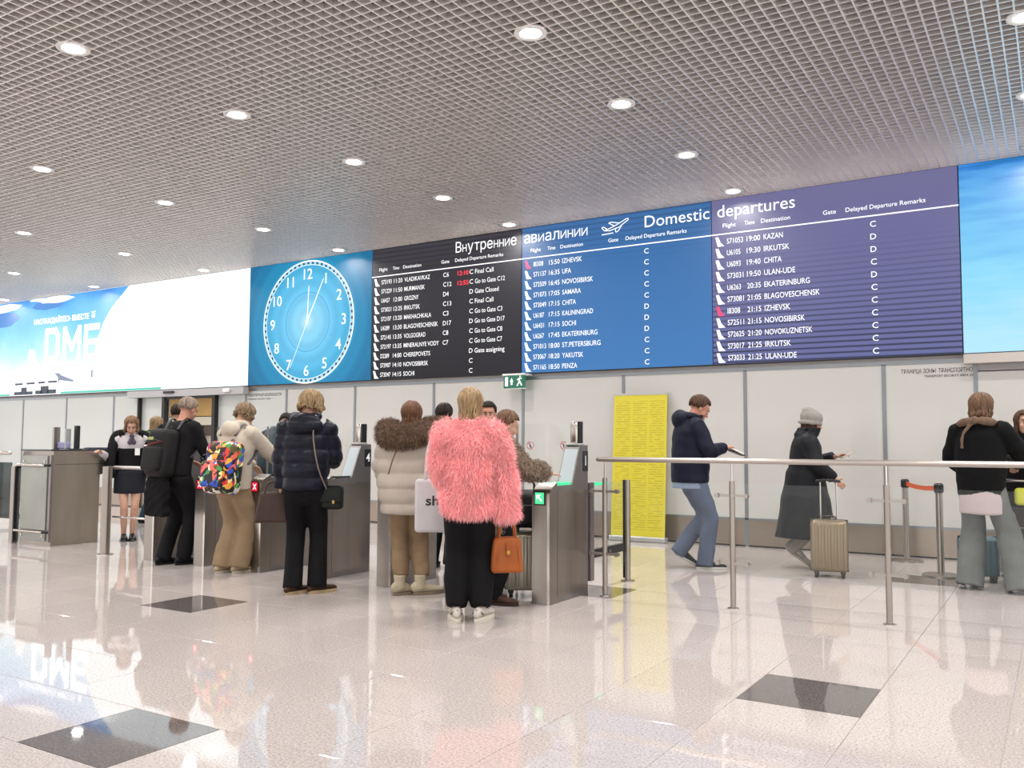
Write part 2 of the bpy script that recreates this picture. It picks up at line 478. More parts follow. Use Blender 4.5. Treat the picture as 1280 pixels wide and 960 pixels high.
# doorway with operator header and the room beyond
door = tag(empty('door_1', (0, WY, 0)), kind='structure')
MB().box((-15.62, -.12, 2.135), (-12.31, .0, 2.262)).build('operator_header', mat('header_grey', 'b1b0b3', .4, .3), door)
MB().box((-14.47, -.16, 2.19), (-14.2, -.12, 2.235)).build('motion_sensor', BLACKP, door)
MB().rbox((-12.72, -.15, 2.2), (.16, .06, .07), .02).build('camera_housing', WHITEP, door)
mb = MB()
mb.box((-14.66, -.04, 0), (-14.58, .06, 2.135)); mb.box((-13.23, -.04, 0), (-13.15, .06, 2.135)); mb.box((-14.58, -.02, 2.09), (-13.23, .05, 2.135))
mb.box((-15.41, -.035, 0), (-15.37, .05, 2.135))
mb.build('door_frame', mat('dark_frame', '2d2b2c', .4, .4), door)
MB().box((-14.58, .02, .02), (-14.5, .05, 2.08)).build('sliding_leaf', GLASS, door)
room = tag(empty('wall_inner_room', (0, 0, 0)), kind='structure')
MB().box((-23, 15.2, 0), (-10, 15.3, 3)).build('rear_wall', mat('inner_wall', 'b8b0a6', .7), room)
MB().box((-23, 15.12, 1.95), (-10, 15.2, 3)).build('ochre_band', mat('ochre', 'b3935a', .6, var=.08, scale=3), room)
MB().box((-23, 15.14, 1.72), (-10, 15.2, 1.93)).build('pale_band', mat('pale_band', 'c9c7bd', .6), room)
MB().box((-23, 15.14, 1.48), (-10, 15.2, 1.7)).build('dark_band', mat('dark_band', '4a4038', .6), room)
MB().box((-23, WY + .26, 2.62), (-10, 15.3, 2.7)).build('inner_ceiling', mat('inner_ceiling', 'd8d2c8', .8), room)
for x in (-18.6, -17.2): MB().box((x, 15.05, 0), (x + .06, 15.13, 1.5)).build('partition_post', ALU, room)
ld = bpy.data.lights.new('inner', 'AREA'); ld.shape = 'RECTANGLE'; ld.size = 6; ld.size_y = 2; ld.energy = 160; ld.color = (1, .93, .84)
lo = bpy.data.objects.new('inner_room_light', ld); COL.objects.link(lo); lo.location = (-17.5, 13.2, 2.6); lo.parent = room

# ================================================================== LED SCREENS
SY = WY - .035      # face of the screens
Z0, Z1 = 2.285, 4.405
def screen(name, xa, xb, m, label, cat='screen', z0=Z0):
    r = empty(name, (xa, SY, Z0)); tag(r, label, cat, 'display screens along the wall')
    MB().box((0.004, 0.0, z0 - Z0), (xb - xa - .004, .07, Z1 - Z0)).build('display_face', m, r)
    MB().box((0, .01, z0 - Z0 - .012), (xb - xa, .075, Z1 - Z0 + .006)).build('casing', BLACKP, r)
    return r
def sf(y=-.003): return lambda u, v: (u, y, v)

def board_mat(name, c_top, c_bot, stripes, lo, hi):
    def bld(nt, v):
        s = sep(nt, v); z = s[2]
        c = ramp(nt, mth(nt, 'DIVIDE', z, 2.12), [(0, c_bot), (1, c_top)])
        # camera moiré bands painted into the screen's glow, stronger between lo and hi
        wv = mth(nt, 'SINE', mth(nt, 'MULTIPLY', mth(nt, 'ADD', z, mth(nt, 'MULTIPLY', s[0], .004)), 2 * PI / stripes))
        k = mth(nt, 'POWER', mth(nt, 'MULTIPLY_ADD', wv, .5, .5), 3.)
        n = nt.nodes.new('ShaderNodeMapRange'); nt.links.new(z, n.inputs[0]); n.inputs[1].default_value = lo; n.inputs[2].default_value = hi; n.inputs[3].default_value = 0; n.inputs[4].default_value = .85
        return mixc(nt, mth(nt, 'MULTIPLY', k, n.outputs[0]), c, (.004, .006, .015))
    return ramp_emit(name, bld, 1.0)
BM = [board_mat('board_black', '3d3a42', '17171d', .075, 1.5, 2.3),
      board_mat('board_blue', '3b6ea8', '3d7cbc', .075, 1.45, 2.9),
      board_mat('board_purple', '706d98', '666ca0', .066, 1.5, .2)]
BX = [(-9.44, -6.605), (-6.60, -3.748), (-3.745, -.89)]
ROWS = [
 [('S73193','11:20','VLADIKAVKAZ','C6','12:10','C','Final Call'),('S71229','11:50','MURMANSK','C12','12:55','C','Go to Gate C12'),
  ('U6427','12:00','GROZNY','D4','','D','Gate Closed'),('S73021','12:25','IRKUTSK','C13','','C','Final Call'),('S72107','13:20','MAKHACHKALA','C3','','C','Go to Gate C3'),
  ('U6289','13:30','BLAGOVESCHENSK','D17','','D','Go to Gate D17'),('S72145','13:35','VOLGOGRAD','C8','','C','Go to Gate C8'),('S72197','13:35','MINERALNYE VODY','C7','','C','Go to Gate C7'),
  ('D2289','14:00','CHEREPOVETS','','','D','Gate assigning'),('S73907','14:10','NOVOSIBIRSK','','','C',''),('S73047','14:15','SOCHI','','','C','')],
 [('I8308','15:50','IZHEVSK','','','C',''),('S71137','16:35','UFA','','','C',''),('S73509','16:45','NOVOSIBIRSK','','','C',''),('S71073','17:05','SAMARA','','','C',''),
  ('S73049','17:15','CHITA','','','C',''),('U6187','17:15','KALININGRAD','','','D',''),('U6431','17:15','SOCHI','','','D',''),('U6267','17:45','EKATERINBURG','','','D',''),
  ('S71013','18:00','ST.PETERSBURG','','','C',''),('S73067','18:20','YAKUTSK','','','C',''),('S71165','18:50','PENZA','','','C','')],
 [('S71053','19:00','KAZAN','','','C',''),('U6105','19:30','IRKUTSK','','','D',''),('U6093','19:40','CHITA','','','D',''),('S73031','19:50','ULAN-UDE','','','C',''),
  ('U6263','20:35','EKATERINBURG','','','D',''),('S73081','21:05','BLAGOVESCHENSK','','','C',''),('I8308','21:15','IZHEVSK','','','C',''),('S72511','21:15','NOVOSIBIRSK','','','C',''),
  ('S72625','21:20','NOVOKUZNETSK','','','C',''),('S73017','21:25','IRKUTSK','','','C',''),('S73033','21:25','ULAN-UDE','','','C','')]]
LBL = ['black departures board with remarks and two red delayed times, right of the clock', 'blue departures board with a white aeroplane symbol at its top',
       'purple departures board with dark stripes, right of the blue board']
TXT = .072
for bi, (xa, xb) in enumerate(BX):
    r = screen('departures_board', xa, xb, BM[bi], LBL[bi], 'departures board')
    MB().box((0, -.004, 3.945 - Z0), (xb - xa, -.001, 3.96 - Z0)).build('header_line', WHITE_E, r)
    zt = 4.175 - Z0
    for s, u0, wd in ([('Внутренние', 1.66, 1.09)], [('авиалинии', .04, 1.03), ('Domestic', 1.93, .9)], [('departures', .08, .98)])[bi]:
        mb = MB(); (put_lower(mb, s, .165, lambda u, v: (u0 + u, -.003, zt + v), wd) if ord(s[0]) > 999 else put_text(mb, s, .165, lambda u, v: (u0 + u, -.003, zt + v), .0, width=wd)); mb.build('title_text', WHITE_E, r)
    if bi == 1:
        mb = MB(); q = lambda pts: flat(mb, [(1.29 + a * .42, zt - .03 + b * .42) for a, b in pts], sf())
        q([(0, 0), (.42, .02), (.42, .05), (0, .03)])
        for pa, pb in (((.1, .14), (.3, .2)), ((.3, .2), (.5, .27)), ((.5, .27), (.85, .43)), ((.85, .43), (.95, .45)), ((.95, .45), (.95, .40)), ((.95, .40), (.62, .20)), ((.62, .20), (.3, .12)), ((.3, .12), (.1, .14)),
                       ((.1, .14), (.0, .25)), ((0, .25), (.07, .27)), ((.07, .27), (.2, .18)), ((.45, .26), (.25, .38)), ((.25, .38), (.35, .40)), ((.35, .4), (.63, .33)), ((.5, .17), (.5, .05)), ((.5, .05), (.58, .06)), ((.58, .06), (.72, .24))):
            d = Vector((pb[0] - pa[0], pb[1] - pa[1])).normalized(); nn = Vector((-d.y, d.x)) * .014
            q([(pa[0] + nn.x, pa[1] + nn.y), (pa[0] - nn.x, pa[1] - nn.y), (pb[0] - nn.x, pb[1] - nn.y), (pb[0] + nn.x, pb[1] + nn.y)])
        mb.build('aeroplane_symbol', WHITE_E, r)
    mb = MB()
    for s, u0, wd in (('Flight', .15, .17), ('Time', .43, .13), ('Destination', .64, .36), ('Gate', 1.39, .15), ('Delayed', 1.65, .24), ('Departure', 1.92, .30), ('Remarks', 2.25, .27)):
        mb = MB(); put_text(mb, s, .055, lambda u, v: (u0 + u, -.003, 4.035 - Z0 + v), .004, width=wd)
        mb.build('column_heading', WHITE_E, r)
    for k, row in enumerate(ROWS[bi]):
        zc = 3.857 - k * .1495 - Z0; zb = zc - TXT / 2
        fr = empty('flight_row', (0, 0, 0), parent=r)
        for s, x, cw, nm in ((row[0], .20, .035, 'flight_number'), (row[1], .455, .0375, 'flight_time'), (row[2], .67, .0475, 'destination'), (row[3], 1.43, .052, 'gate_number'), (row[5], 1.92, .065, 'departure_code'), (row[6], 2.02, .046, 'remark')):
            if s:
                mb = MB()
                wd = sum(.6 if ch in 'I:. il' else (1.25 if ch in 'MWm' else 1) for ch in s) * (cw if s.isupper() or s[0].isdigit() else cw * .9)
                put_text(mb, s, TXT, lambda u, v: (x + u, -.003, zb + v), .004, width=wd)
                mb.build(nm, WHITE_E, fr)
        if row[4]:
            mb = MB(); put_text(mb, row[4], TXT * .95, lambda u, v: (1.70 + u, -.003, zb + v), .012, width=.2); mb.build('delayed_time', RED_E, fr)
        mb = MB(); h = .062
        flat(mb, [(.05, zc + h), (.09, zc + h), (.12, zc - h * .2), (.17, zc - h), (.08, zc - h)], sf())
        red = row[0][0] == 'I'
        mb.build('airline_logo', mat('lit_magenta', (.95, .05, .2), emit=1.) if red else WHITE_E, fr)

# clock screen
def clock_bg(nt, v):
    s = sep(nt, v)
    dx = mth(nt, 'SUBTRACT', s[0], 1.43); dz = mth(nt, 'SUBTRACT', s[2], 1.045)
    d = mth(nt, 'SQRT', mth(nt, 'ADD', mth(nt, 'MULTIPLY', dx, dx), mth(nt, 'MULTIPLY', dz, dz)))
    c = ramp(nt, mth(nt, 'DIVIDE', d, 1.9), [(0, 'b4ecff'), (.14, '8ad8fa'), (.3, '6ac8f2'), (.5, '46b4e2'), (.57, '1f94c4'), (.75, '0f7cab'), (1, '0a6290')])
    rp = mth(nt, 'MULTIPLY_ADD', mth(nt, 'SINE', mth(nt, 'MULTIPLY', d, 26.)), .06, 1.0)
    vm = nt.nodes.new('ShaderNodeVectorMath'); vm.operation = 'SCALE'; nt.links.new(c, vm.inputs[0]); nt.links.new(rp, vm.inputs['Scale'])
    return vm.outputs[0]
ck = screen('clock_screen', -12.3, -9.443, ramp_emit('clock_blue', clock_bg, 1.0), 'blue screen with a round analogue clock face and white numerals', 'clock')
cx, cz = 1.43, 3.33 - Z0
def ringgeo(mb, r0, r1, a0=0, a1=2 * PI, n=96, y=-.002):
    vs = []
    for i in range(n + 1):
        a = a0 + (a1 - a0) * i / n
        for rr in (r0, r1): vs.append((cx + rr * math.sin(a), y, cz + rr * math.cos(a)))
    mb.add(vs, [(2 * i, 2 * i + 1, 2 * i + 3, 2 * i + 2) for i in range(n)])
mb = MB(); ringgeo(mb, 1.035, 1.058); ringgeo(mb, .975, .983); mb.build('dial_ring', WHITE_E, ck)
mb = MB(); ringgeo(mb, .983, 1.035, y=-.0015); mb.build('dial_track', mat('lit_paleblue', hx('9fd8f4'), emit=1.), ck)
mb = MB(); ringgeo(mb, .50, .515, y=-.0015); mb.build('inner_ring', mat('lit_midblue', hx('4aa9dc'), emit=1.), ck)
mb = MB()
for i in range(60):
    a = 2 * PI * i / 60; ringgeo(mb, .99, 1.028, a - .022, a + .022, 2, -.003)
tag(mb.build('minute_marks', mat('lit_darkblue', hx('123a56'), emit=1.), ck), kind='stuff')
mb = MB()
for i in range(1, 13):
    a = 2 * PI * i / 12
    put_text(mb, str(i), .19, lambda u, v: (cx + .83 * math.sin(a) + u, -.003, cz + .83 * math.cos(a) - .095 + v), .004, 'CENTER')
mb.build('numerals', WHITE_E, ck)
def handgeo(name, ang, L, wd, back=.06, y=-.005):
    mb = MB(); s, c = math.sin(ang), math.cos(ang)
    flat(mb, [(cx + s * t + c * q, cz + c * t - s * q) for t, q in ((-back, -wd), (-back, wd), (L, wd * .6), (L, -wd * .6))], sf(y)); mb.build(name, WHITE_E, ck)
handgeo('hour_hand', R(2.5), .62, .013); handgeo('minute_hand', R(27), .80, .012, y=-.006); handgeo('second_hand', R(206), .86, .006, .1, y=-.007)
mb = MB(); ringgeo(mb, 0.001, .035, n=20, y=-.008); mb.build('centre_hub', WHITE_E, ck)

# advertising screen on the left
ad = screen('advertising_screen', -24.6, -12.303, mat('lit_adwhite', hx('f0fbff'), emit=1.3), 'huge bright white and sky blue advertising screen left of the clock', 'advertising screen')
AX = 24.6
def skyblue(nt, v):
    s = sep(nt, v)
    t = mth(nt, 'ADD', mth(nt, 'DIVIDE', s[2], 2.12), mth(nt, 'MULTIPLY_ADD', noise(nt, v, .9, 3), .5, -.28))
    return ramp(nt, t, [(.12, 'f4fcff'), (.35, 'c4ecff'), (.6, '8fd4fb'), (.85, '66b4ee'), (1, '3f86d8')])
mb = MB()
pts = [(-24.59, 2.3), (-24.59, 4.4), (-15.8, 4.4), (-16.0, 4.25), (-16.35, 4.0), (-16.6, 3.72), (-16.78, 3.4), (-16.88, 3.1), (-16.9, 2.85), (-17.3, 2.78), (-18.2, 2.84), (-19.0, 2.80), (-19.4, 2.6), (-19.9, 2.45), (-20.3, 2.3)]
flat(mb, [(x + AX, z - Z0) for x, z in pts], sf(-.001)); mb.build('sky_area', ramp_emit('ad_sky', skyblue, 1.25), ad)
def blob(cx_, cz_, rx, rz, n=18, wob=.15, sd=1):
    rr = random.Random(sd); return [(cx_ + rx * math.cos(t) * (1 + wob * rr.uniform(-1, 1)), cz_ + rz * math.sin(t) * (1 + wob * rr.uniform(-1, 1))) for t in [2 * PI * i / n for i in range(n)]]
mb = MB()
for i, (x, z, rx, rz) in enumerate(((-18.3, 4.33, .62, .07), (-20.6, 4.28, 1.0, .10), (-22.6, 4.3, .9, .1), (-19.0, 4.37, .3, .03))):
    flat(mb, [(min(max(a + AX, 0), 12), min(b, 4.4) - Z0) for a, b in blob(x, z, rx, rz, sd=i)], sf(-.003))
mb.build('clouds', WHITE_E, ad)
mb = MB()
for i, (x, z, rx, rz) in enumerate(((-18.6, 4.23, .6, .10), (-20.9, 4.02, 1.2, .2), (-22.9, 4.1, 1.2, .2))):
    flat(mb, [(min(max(a + AX, 0), 12), min(b, 4.4) - Z0) for a, b in blob(x, z, rx, rz, sd=9 + i)], sf(-.002))
mb.build('deep_sky_patches', mat('lit_deepsky', hx('4f94e2'), emit=1.), ad)
mb = MB()
def stroke(pts, th, ox, oz):
    for (x1, z1), (x2, z2) in zip(pts[:-1], pts[1:]):
        dd = Vector((x2 - x1, z2 - z1)).normalized(); nn = Vector((-dd.y, dd.x)) * th / 2; ee = dd * th / 2
        flat(mb, [(ox + x1 - ee.x + nn.x, oz + z1 - ee.y + nn.y), (ox + x1 - ee.x - nn.x, oz + z1 - ee.y - nn.y), (ox + x2 + ee.x - nn.x, oz + z2 + ee.y - nn.y), (ox + x2 + ee.x + nn.x, oz + z2 + ee.y + nn.y)], sf(-.004))
stroke([(0, 0), (0, .62), (.32, .62), (.42, .5), (.42, .12), (.32, 0), (0, 0)], .13, -18.6 + AX, 3.03 - Z0)
stroke([(0, 0), (0, .62)], .13, -17.93 + AX, 3.03 - Z0); stroke([(.52, .62), (.52, 0)], .13, -17.93 + AX, 3.03 - Z0); stroke([(.02, .6), (.26, .2), (.5, .6)], .12, -17.93 + AX, 3.03 - Z0)
stroke([(.4, .62), (0, .62), (0, 0), (.4, 0)], .13, -17.18 + AX, 3.03 - Z0); stroke([(0, .31), (.32, .31)], .12, -17.18 + AX, 3.03 - Z0)
put_text(mb, 'НАСЛАЖДАЙТЕСЬ ВМЕСТЕ', .115, lambda u, v: (-19.1 + AX + u, -.004, 3.83 - Z0 + v), .012, width=2.0)
put_text(mb, '✈', .1, lambda u, v: (-17.02 + AX + u, -.004, 3.86 - Z0 + v), .0)
mb.build('advert_lettering', mat('lit_white_strong', (1, 1, 1), emit=2.6), ad)
mb = MB(); A_ = lambda pts: flat(mb, [(x + AX, z - Z0) for x, z in pts], sf(-.0045))
A_([(-19.5, 2.83), (-19.2, 2.77), (-17.4, 2.70), (-16.75, 2.78), (-16.8, 2.86), (-17.3, 2.95), (-18.9, 2.97), (-19.05, 3.28), (-19.25, 3.30), (-19.33, 2.95)])
mb.build('white_aeroplane', WHITE_E, ad)
mb = MB(); A_([(-18.4, 2.86), (-18.33, 2.87), (-18.0, 2.68), (-17.55, 2.56), (-17.58, 2.53), (-18.05, 2.58)]); A_([(-18.12, 2.62), (-18.06, 2.62), (-18.06, 2.52), (-18.12, 2.52)]); A_([(-16.95, 2.75), (-16.9, 2.75), (-16.9, 2.6), (-16.95, 2.6)])
mb.build('aeroplane_wing', mat('lit_greyblue', hx('8894ab'), emit=1.), ad)
mb = MB(); A_([(-19.9, 2.29), (-19.9, 2.42), (-19.75, 2.55), (-18.05, 2.57), (-18.02, 2.29)]); mb.build('terminal_building', WHITE_E, ad)
mb = MB()
for x0_, x1_, z0_, z1_ in ((-19.75, -19.45, 2.52, 2.56), (-19.3, -18.98, 2.525, 2.565), (-18.85, -18.6, 2.53, 2.57), (-18.48, -18.15, 2.535, 2.575), (-19.78, -19.48, 2.3, 2.37), (-19.5, -19.28, 2.3, 2.46), (-19.3, -19.05, 2.3, 2.37), (-18.95, -18.7, 2.3, 2.38), (-18.75, -18.45, 2.3, 2.47), (-18.5, -18.17, 2.3, 2.39)):
    flat(mb, [(a + AX, b - Z0) for a, b in ((x0_, z0_), (x1_, z0_), (x1_, z1_), (x0_, z1_))], sf(-.006))
mb.build('building_windows', mat('lit_slate', hx('2d3a4a'), emit=1.), ad)
mb = MB()
for a, b in ((-24.5, -19.95), (-18.0, -14.7)): flat(mb, [(a + AX, .005), (b + AX, .005), (b + AX, .045), (a + AX, .045)], sf(-.003))
mb.build('teal_strip', mat('lit_teal', hx('4ecfb4'), emit=1.), ad)
mb = MB()
for cxx, am in ((-14.6, .28), (-13.85, .22), (-13.13, .2)):
    vs = []
    for i in range(25):
        t = i / 24; z = .02 + 2.08 * t; x = cxx + AX + am * (math.sin(PI * t) - .5) * .9
        vs += [(x, -.002, z), (x + .03, -.002, z)]
    mb.add(vs, [(2 * i, 2 * i + 1, 2 * i + 3, 2 * i + 2) for i in range(24)])
mb.build('faint_arcs', mat('lit_arcs', hx('e3f6f6'), emit=1.1), ad)

# sky screen on the right
def skyright(nt, v):
    s = sep(nt, v)
    n1 = noise(nt, v, 1.6, 5, (.6, 1, 5.)); n2 = noise(nt, v, .7, 2)
    t = mth(nt, 'ADD', mth(nt, 'DIVIDE', s[2], 2.12), mth(nt, 'ADD', mth(nt, 'MULTIPLY_ADD', n1, .6, -.3), mth(nt, 'MULTIPLY_ADD', n2, .3, -.2)))
    return ramp(nt, t, [(.0, 'b4e9ff'), (.3, '8fdcfc'), (.6, '74c6f6'), (.8, '59a9ec'), (.92, '2f82d6'), (1, '1573b4')])
screen('sky_screen', -.885, 3.4, ramp_emit('sky_right', skyright, 1.0), 'light blue sky screen at the far right of the screen row', 'screen')

# emergency exit sign
ex = empty('exit_sign', (-6.64, WY - .16, 2.06)); tag(ex, 'small green emergency exit sign hanging under the departures boards', 'sign')
MB().box((-.165, -.03, .0), (.165, .03, .19)).build('sign_box', mat('sign_green', (.0, .17, .09), emit=.9), ex)
MB().box((-.185, -.035, .185), (.185, .195, .21)).build('bracket', WHITEP, ex)
MB().box((-.175, -.025, -.012), (.175, .035, .0)).build('lower_lip', WHITEP, ex)
mb = MB(); F = lambda pts: flat(mb, pts, sf(-.0315))
F([(-.14, .03), (-.09, .03), (-.09, .16), (-.14, .16)])
F([(-.045, .045), (-.015, .045), (-.015, .09), (-.0, .09), (-.03, .15), (-.06, .09), (-.045, .09)])
F([(.05, .03), (.075, .03), (.1, .08), (.13, .03), (.15, .04), (.115, .1), (.105, .13), (.14, .13), (.14, .145), (.09, .145), (.055, .12), (.06, .11), (.085, .12), (.085, .09)])
F([(.1, .155), (.125, .155), (.125, .175), (.1, .175)])
mb.build('pictograms', WHITE_E, ex)

# yellow banner leaning on the wall
bn = empty('roll_up_banner', (-4.735, 10.78, 0), R(1.5)); tag(bn, 'tall bright yellow roll-up banner covered in fine print by the wall', 'banner')
def bannerc(nt, v):
    s = sep(nt, v); x, z = s[0], s[2]
    ln = mth(nt, 'GREATER_THAN', mth(nt, 'SINE', mth(nt, 'MULTIPLY', z, 2 * PI / .03)), .1)
    brk = mth(nt, 'GREATER_THAN', noise(nt, v, 9, 2, (1.2, 1, 5.)), .46)
    cols = mth(nt, 'GREATER_THAN', mth(nt, 'SINE', mth(nt, 'MULTIPLY_ADD', x, 2 * PI / .24, 1.57)), -.9)
    m1 = mth(nt, 'MULTIPLY', mth(nt, 'MULTIPLY', ln, brk), cols)
    box = mth(nt, 'MULTIPLY', mth(nt, 'LESS_THAN', z, 1.84), mth(nt, 'GREATER_THAN', z, .14))
    box = mth(nt, 'MULTIPLY', box, mth(nt, 'LESS_THAN', mth(nt, 'ABSOLUTE', x), .345))
    return mth(nt, 'MULTIPLY', mth(nt, 'MULTIPLY', m1, box), .42)
bmt = bpy.data.materials.new('banner_print'); bmt.use_nodes = True; nt = bmt.node_tree; b = nt.nodes['Principled BSDF']; tc = nt.nodes.new('ShaderNodeTexCoord')
fac = bannerc(nt, tc.outputs['Object']); nt.links.new(mixc(nt, fac, hx('cdc133'), hx('827c20')), b.inputs['Base Color']); b.inputs['Roughness'].default_value = .5
tilt = Matrix.Rotation(R(-4.2), 4, 'X')
MB().box((-.375, -.003, .06), (.375, .003, 1.93), tilt).build('printed_sheet', bmt, bn)
mb = MB(); mb.rbox((0, .02, .035), (.79, .12, .07), .02); mb.build('base_cassette', ALUL, bn)
MB().box((-.38, -.008, 1.925), (.38, .008, 1.95), tilt).build('top_bar', ALUL, bn)
MB().cyl((0, .06, .05), tuple(tilt @ Vector((0, .02, 1.93))), .008, 8).build('support_pole', ALU, bn)
# ================================================================== GATES
def gate(xr, label, number=None, state=None, glow=None, wide=.145):
    r = empty('turnstile', (xr, 6.12, 0)); tag(r, label, 'turnstile', 'ticket gates in a row')
    fx = lambda u, v, w_: (-w_, u, v)
    prof = [(.10, .0), (.10, .9), (.16, .925), (.40, .925), (.53, 1.235), (.56, 1.25), (.68, 1.25), (.68, 0)]
    MB().prism(prof, fx, wide).build('cabinet', STEELD, r, auto=30)
    MB().box((.0, .14, .05), (.004, .64, .88)).build('side_panel', STEEL, r)
    mb = MB(); p2 = [(.0, .0), (.0, .86), (.025, .90), (.12, .95), (.13, .95), (.13, 0)]
    mb.prism(p2, lambda u, v, w_: (.006 - w_, u, v), wide + .012); mb.build('front_column', STEEL, r, auto=30)
    MB().box((-.012, -.004, .0), (.010, .0, .87)).build('edge_trim', CHROME, r)
    # sloped touch screen
    v0 = Vector((0, .41, .94)); v1 = Vector((0, .525, 1.215)); d = (v1 - v0).normalized(); nrm = Vector((0, -d.z, d.y))
    mb = MB(); p = [v0 + nrm * .0, v1, v1 + nrm * .006, v0 + nrm * .006]
    vs = [(-wide + .012, q.y, q.z) for q in p] + [(-.012, q.y, q.z) for q in p]
    mb.add(vs, [(0, 3, 2, 1), (4, 5, 6, 7), (0, 1, 5, 4), (1, 2, 6, 5), (2, 3, 7, 6), (3, 0, 4, 7)])
    mb.build('touch_screen', mat('gate_screen', 'b9c4cc', .12, .0, emit=0, coat=1), r)
    mc = {'green': GREEN_E, 'red': RED_E}.get(glow)
    MB().box((-wide + .01, .2, .925), (-.01, .39, .945)).build('scanner_glass', mc if number == '1' else mat('scanner_glass', '2a3330', .1), r)
    MB().rbox((-wide / 2, .60, 1.35), (.085, .075, .2), .03).build('face_camera_column', CHROME, r, smooth=True)
    MB().box((-wide / 2 + .03, .57, 1.25), (-wide / 2 + .046, .642, 1.45)).build('column_side', BLACKP, r)
    MB().rbox((-wide / 2, .585, 1.255), (.13, .11, .02), .008).build('column_base', ALUL, r)
    if state:
        pnl = MB().box((-.125, -.008, .775), (-.03, -.001, .885)).build('display', BLACKP, r)
        if state == 'arrow': MB().box((-.118, -.010, .785), (-.038, -.008, .875)).build('display_light', mat('lit_green_bright', (.1, .9, .4), emit=1.), pnl)
        elif state == 'cross': MB().box((-.118, -.010, .785), (-.038, -.008, .875)).build('display_light', REDD_E, pnl)
        mb = MB(); f = lambda pts: flat(mb, [(a - .078, b + .83) for a, b in pts], sf(-.0105))
        if state == 'arrow':
            f([(-.028, .028), (.014, .028), (.004, .018), (-.018, -.002), (-.028, -.014)]); f([(-.016, .010), (-.006, .018), (.026, -.018), (.016, -.027)])
        else:
            for s in (1, -1): f([(-.026 * s, .028), (-.014 * s, .028), (.026 * s, -.028), (.014 * s, -.028)][::1])
        mb.build('symbol', WHITE_E, pnl)
    if number:
        pl = MB().box((-.001, .585, 1.03), (.005, .675, 1.2)).build('number_plate', mat('plate_black', '242427', .35), r)
        mb = MB(); put_text(mb, number, .085, lambda u, v: (.0055, .63 + u, 1.08 + v), .012, 'CENTER'); mb.build('number', mat('lit_digit_white', 'f2f2f2', .5, emit=.9), pl)  # digit's brightness is put into its colour as emission
    return r
GX = [-3.44, -4.24, -5.03, -5.85, -6.66, -7.47, -8.28]
gate(GX[0], 'nearest steel ticket gate, numbered 1, showing a green arrow', '1', 'arrow', 'green')
gate(GX[1], 'steel ticket gate behind the woman in the pink fur coat', None, 'arrow', 'green')
gate(GX[2], 'steel ticket gate with green light beside the woman in the white puffer jacket', None, 'arrow', 'green')
gate(GX[3], 'steel ticket gate numbered 4, behind the woman in the navy puffer jacket', '4', 'cross', None)
gate(GX[4], 'steel ticket gate with a red cross, between the cream jacket and the navy puffer', None, 'cross', 'red')
gate(GX[5], 'dark ticket gate with a red cross, right of the man in black', None, 'cross', 'red')
gate(GX[6], 'steel ticket gate numbered 7, farthest left of the row, behind the man in black', '7', 'arrow', 'green')

SIGNR = mat('sign_red', 'b3232e', .5); SIGNW = mat('sign_white', 'f0eeee', .5); SIGNB = mat('sign_black', '151515', .5)
def no_entry(parent, c, r=.034):
    s = empty('no_entry_sticker', c, parent=parent)
    MB().cyl((0, -.001, 0), (0, 0, 0), r, 24).build('sticker_white', SIGNW, s)
    return s
def sticker(parent, c, r=.036):
    mb = MB()
    c = Vector(c)
    mb.cur = 0; mb.cyl(c, c + Vector((0, -.001, 0)), r, 24)
    mb.cur = 1
    vs = []
    for i in range(25):
        a = 2 * PI * i / 24
        for rr in (r * .82, r): vs.append((c.x + rr * math.sin(a), c.y - .0015, c.z + rr * math.cos(a)))
    mb.add(vs, [(2 * i, 2 * i + 1, 2 * i + 3, 2 * i + 2) for i in range(24)])
    flat(mb, [(c.x - r * .62, c.z + r * .5), (c.x - r * .5, c.z + r * .62), (c.x + r * .62, c.z - r * .5), (c.x + r * .5, c.z - r * .62)], lambda u, v: (u, c.y - .0018, v))
    mb.cur = 2
    f = lambda pts: flat(mb, [(c.x + a * r, c.z + b * r) for a, b in pts], lambda u, v: (u, c.y - .002, v))
    f([(-.12, .42), (.12, .42), (.16, .0), (.3, -.55), (.12, -.55), (0, -.15), (-.12, -.55), (-.3, -.55), (-.16, .0)]); f([(-.1, .48), (.1, .48), (.1, .66), (-.1, .66)])
    return mb.build('no_entry_sticker', [SIGNW, SIGNR, SIGNB], parent)
# swing wings of glass between the gates
wing_names = ['behind the reaching arm', 'behind the white puffer jacket', 'between white puffer and gate 4', 'behind the navy puffer', 'behind the cream jacket', 'behind the man in black']
for k in range(6):
    xl = GX[k + 1]; xr = GX[k] - .145
    for s, (a, b) in enumerate(((xl + .012, (xl + xr) / 2 - .03), ((xl + xr) / 2 + .03, xr - .012))):
        r = empty('glass_wing', (a, 6.93, 0)); tag(r, '%s clear glass swing leaf with a no-entry sticker, %s' % (('left', 'right')[s], wing_names[k]), 'glass gate', 'swing wings between the ticket gates')
        MB().box((0, 0, .25), (b - a, .012, 1.44)).build('glass_pane', GLASS, r)
        hx_ = 0 if s == 0 else b - a
        MB().cyl((hx_, .006, .0), (hx_, .006, 1.44 if s == 0 else 1.0), .012, 10).build('hinge_post', STEELD, r)
        sticker(r, ((b - a) / 2, -.001, 1.245))
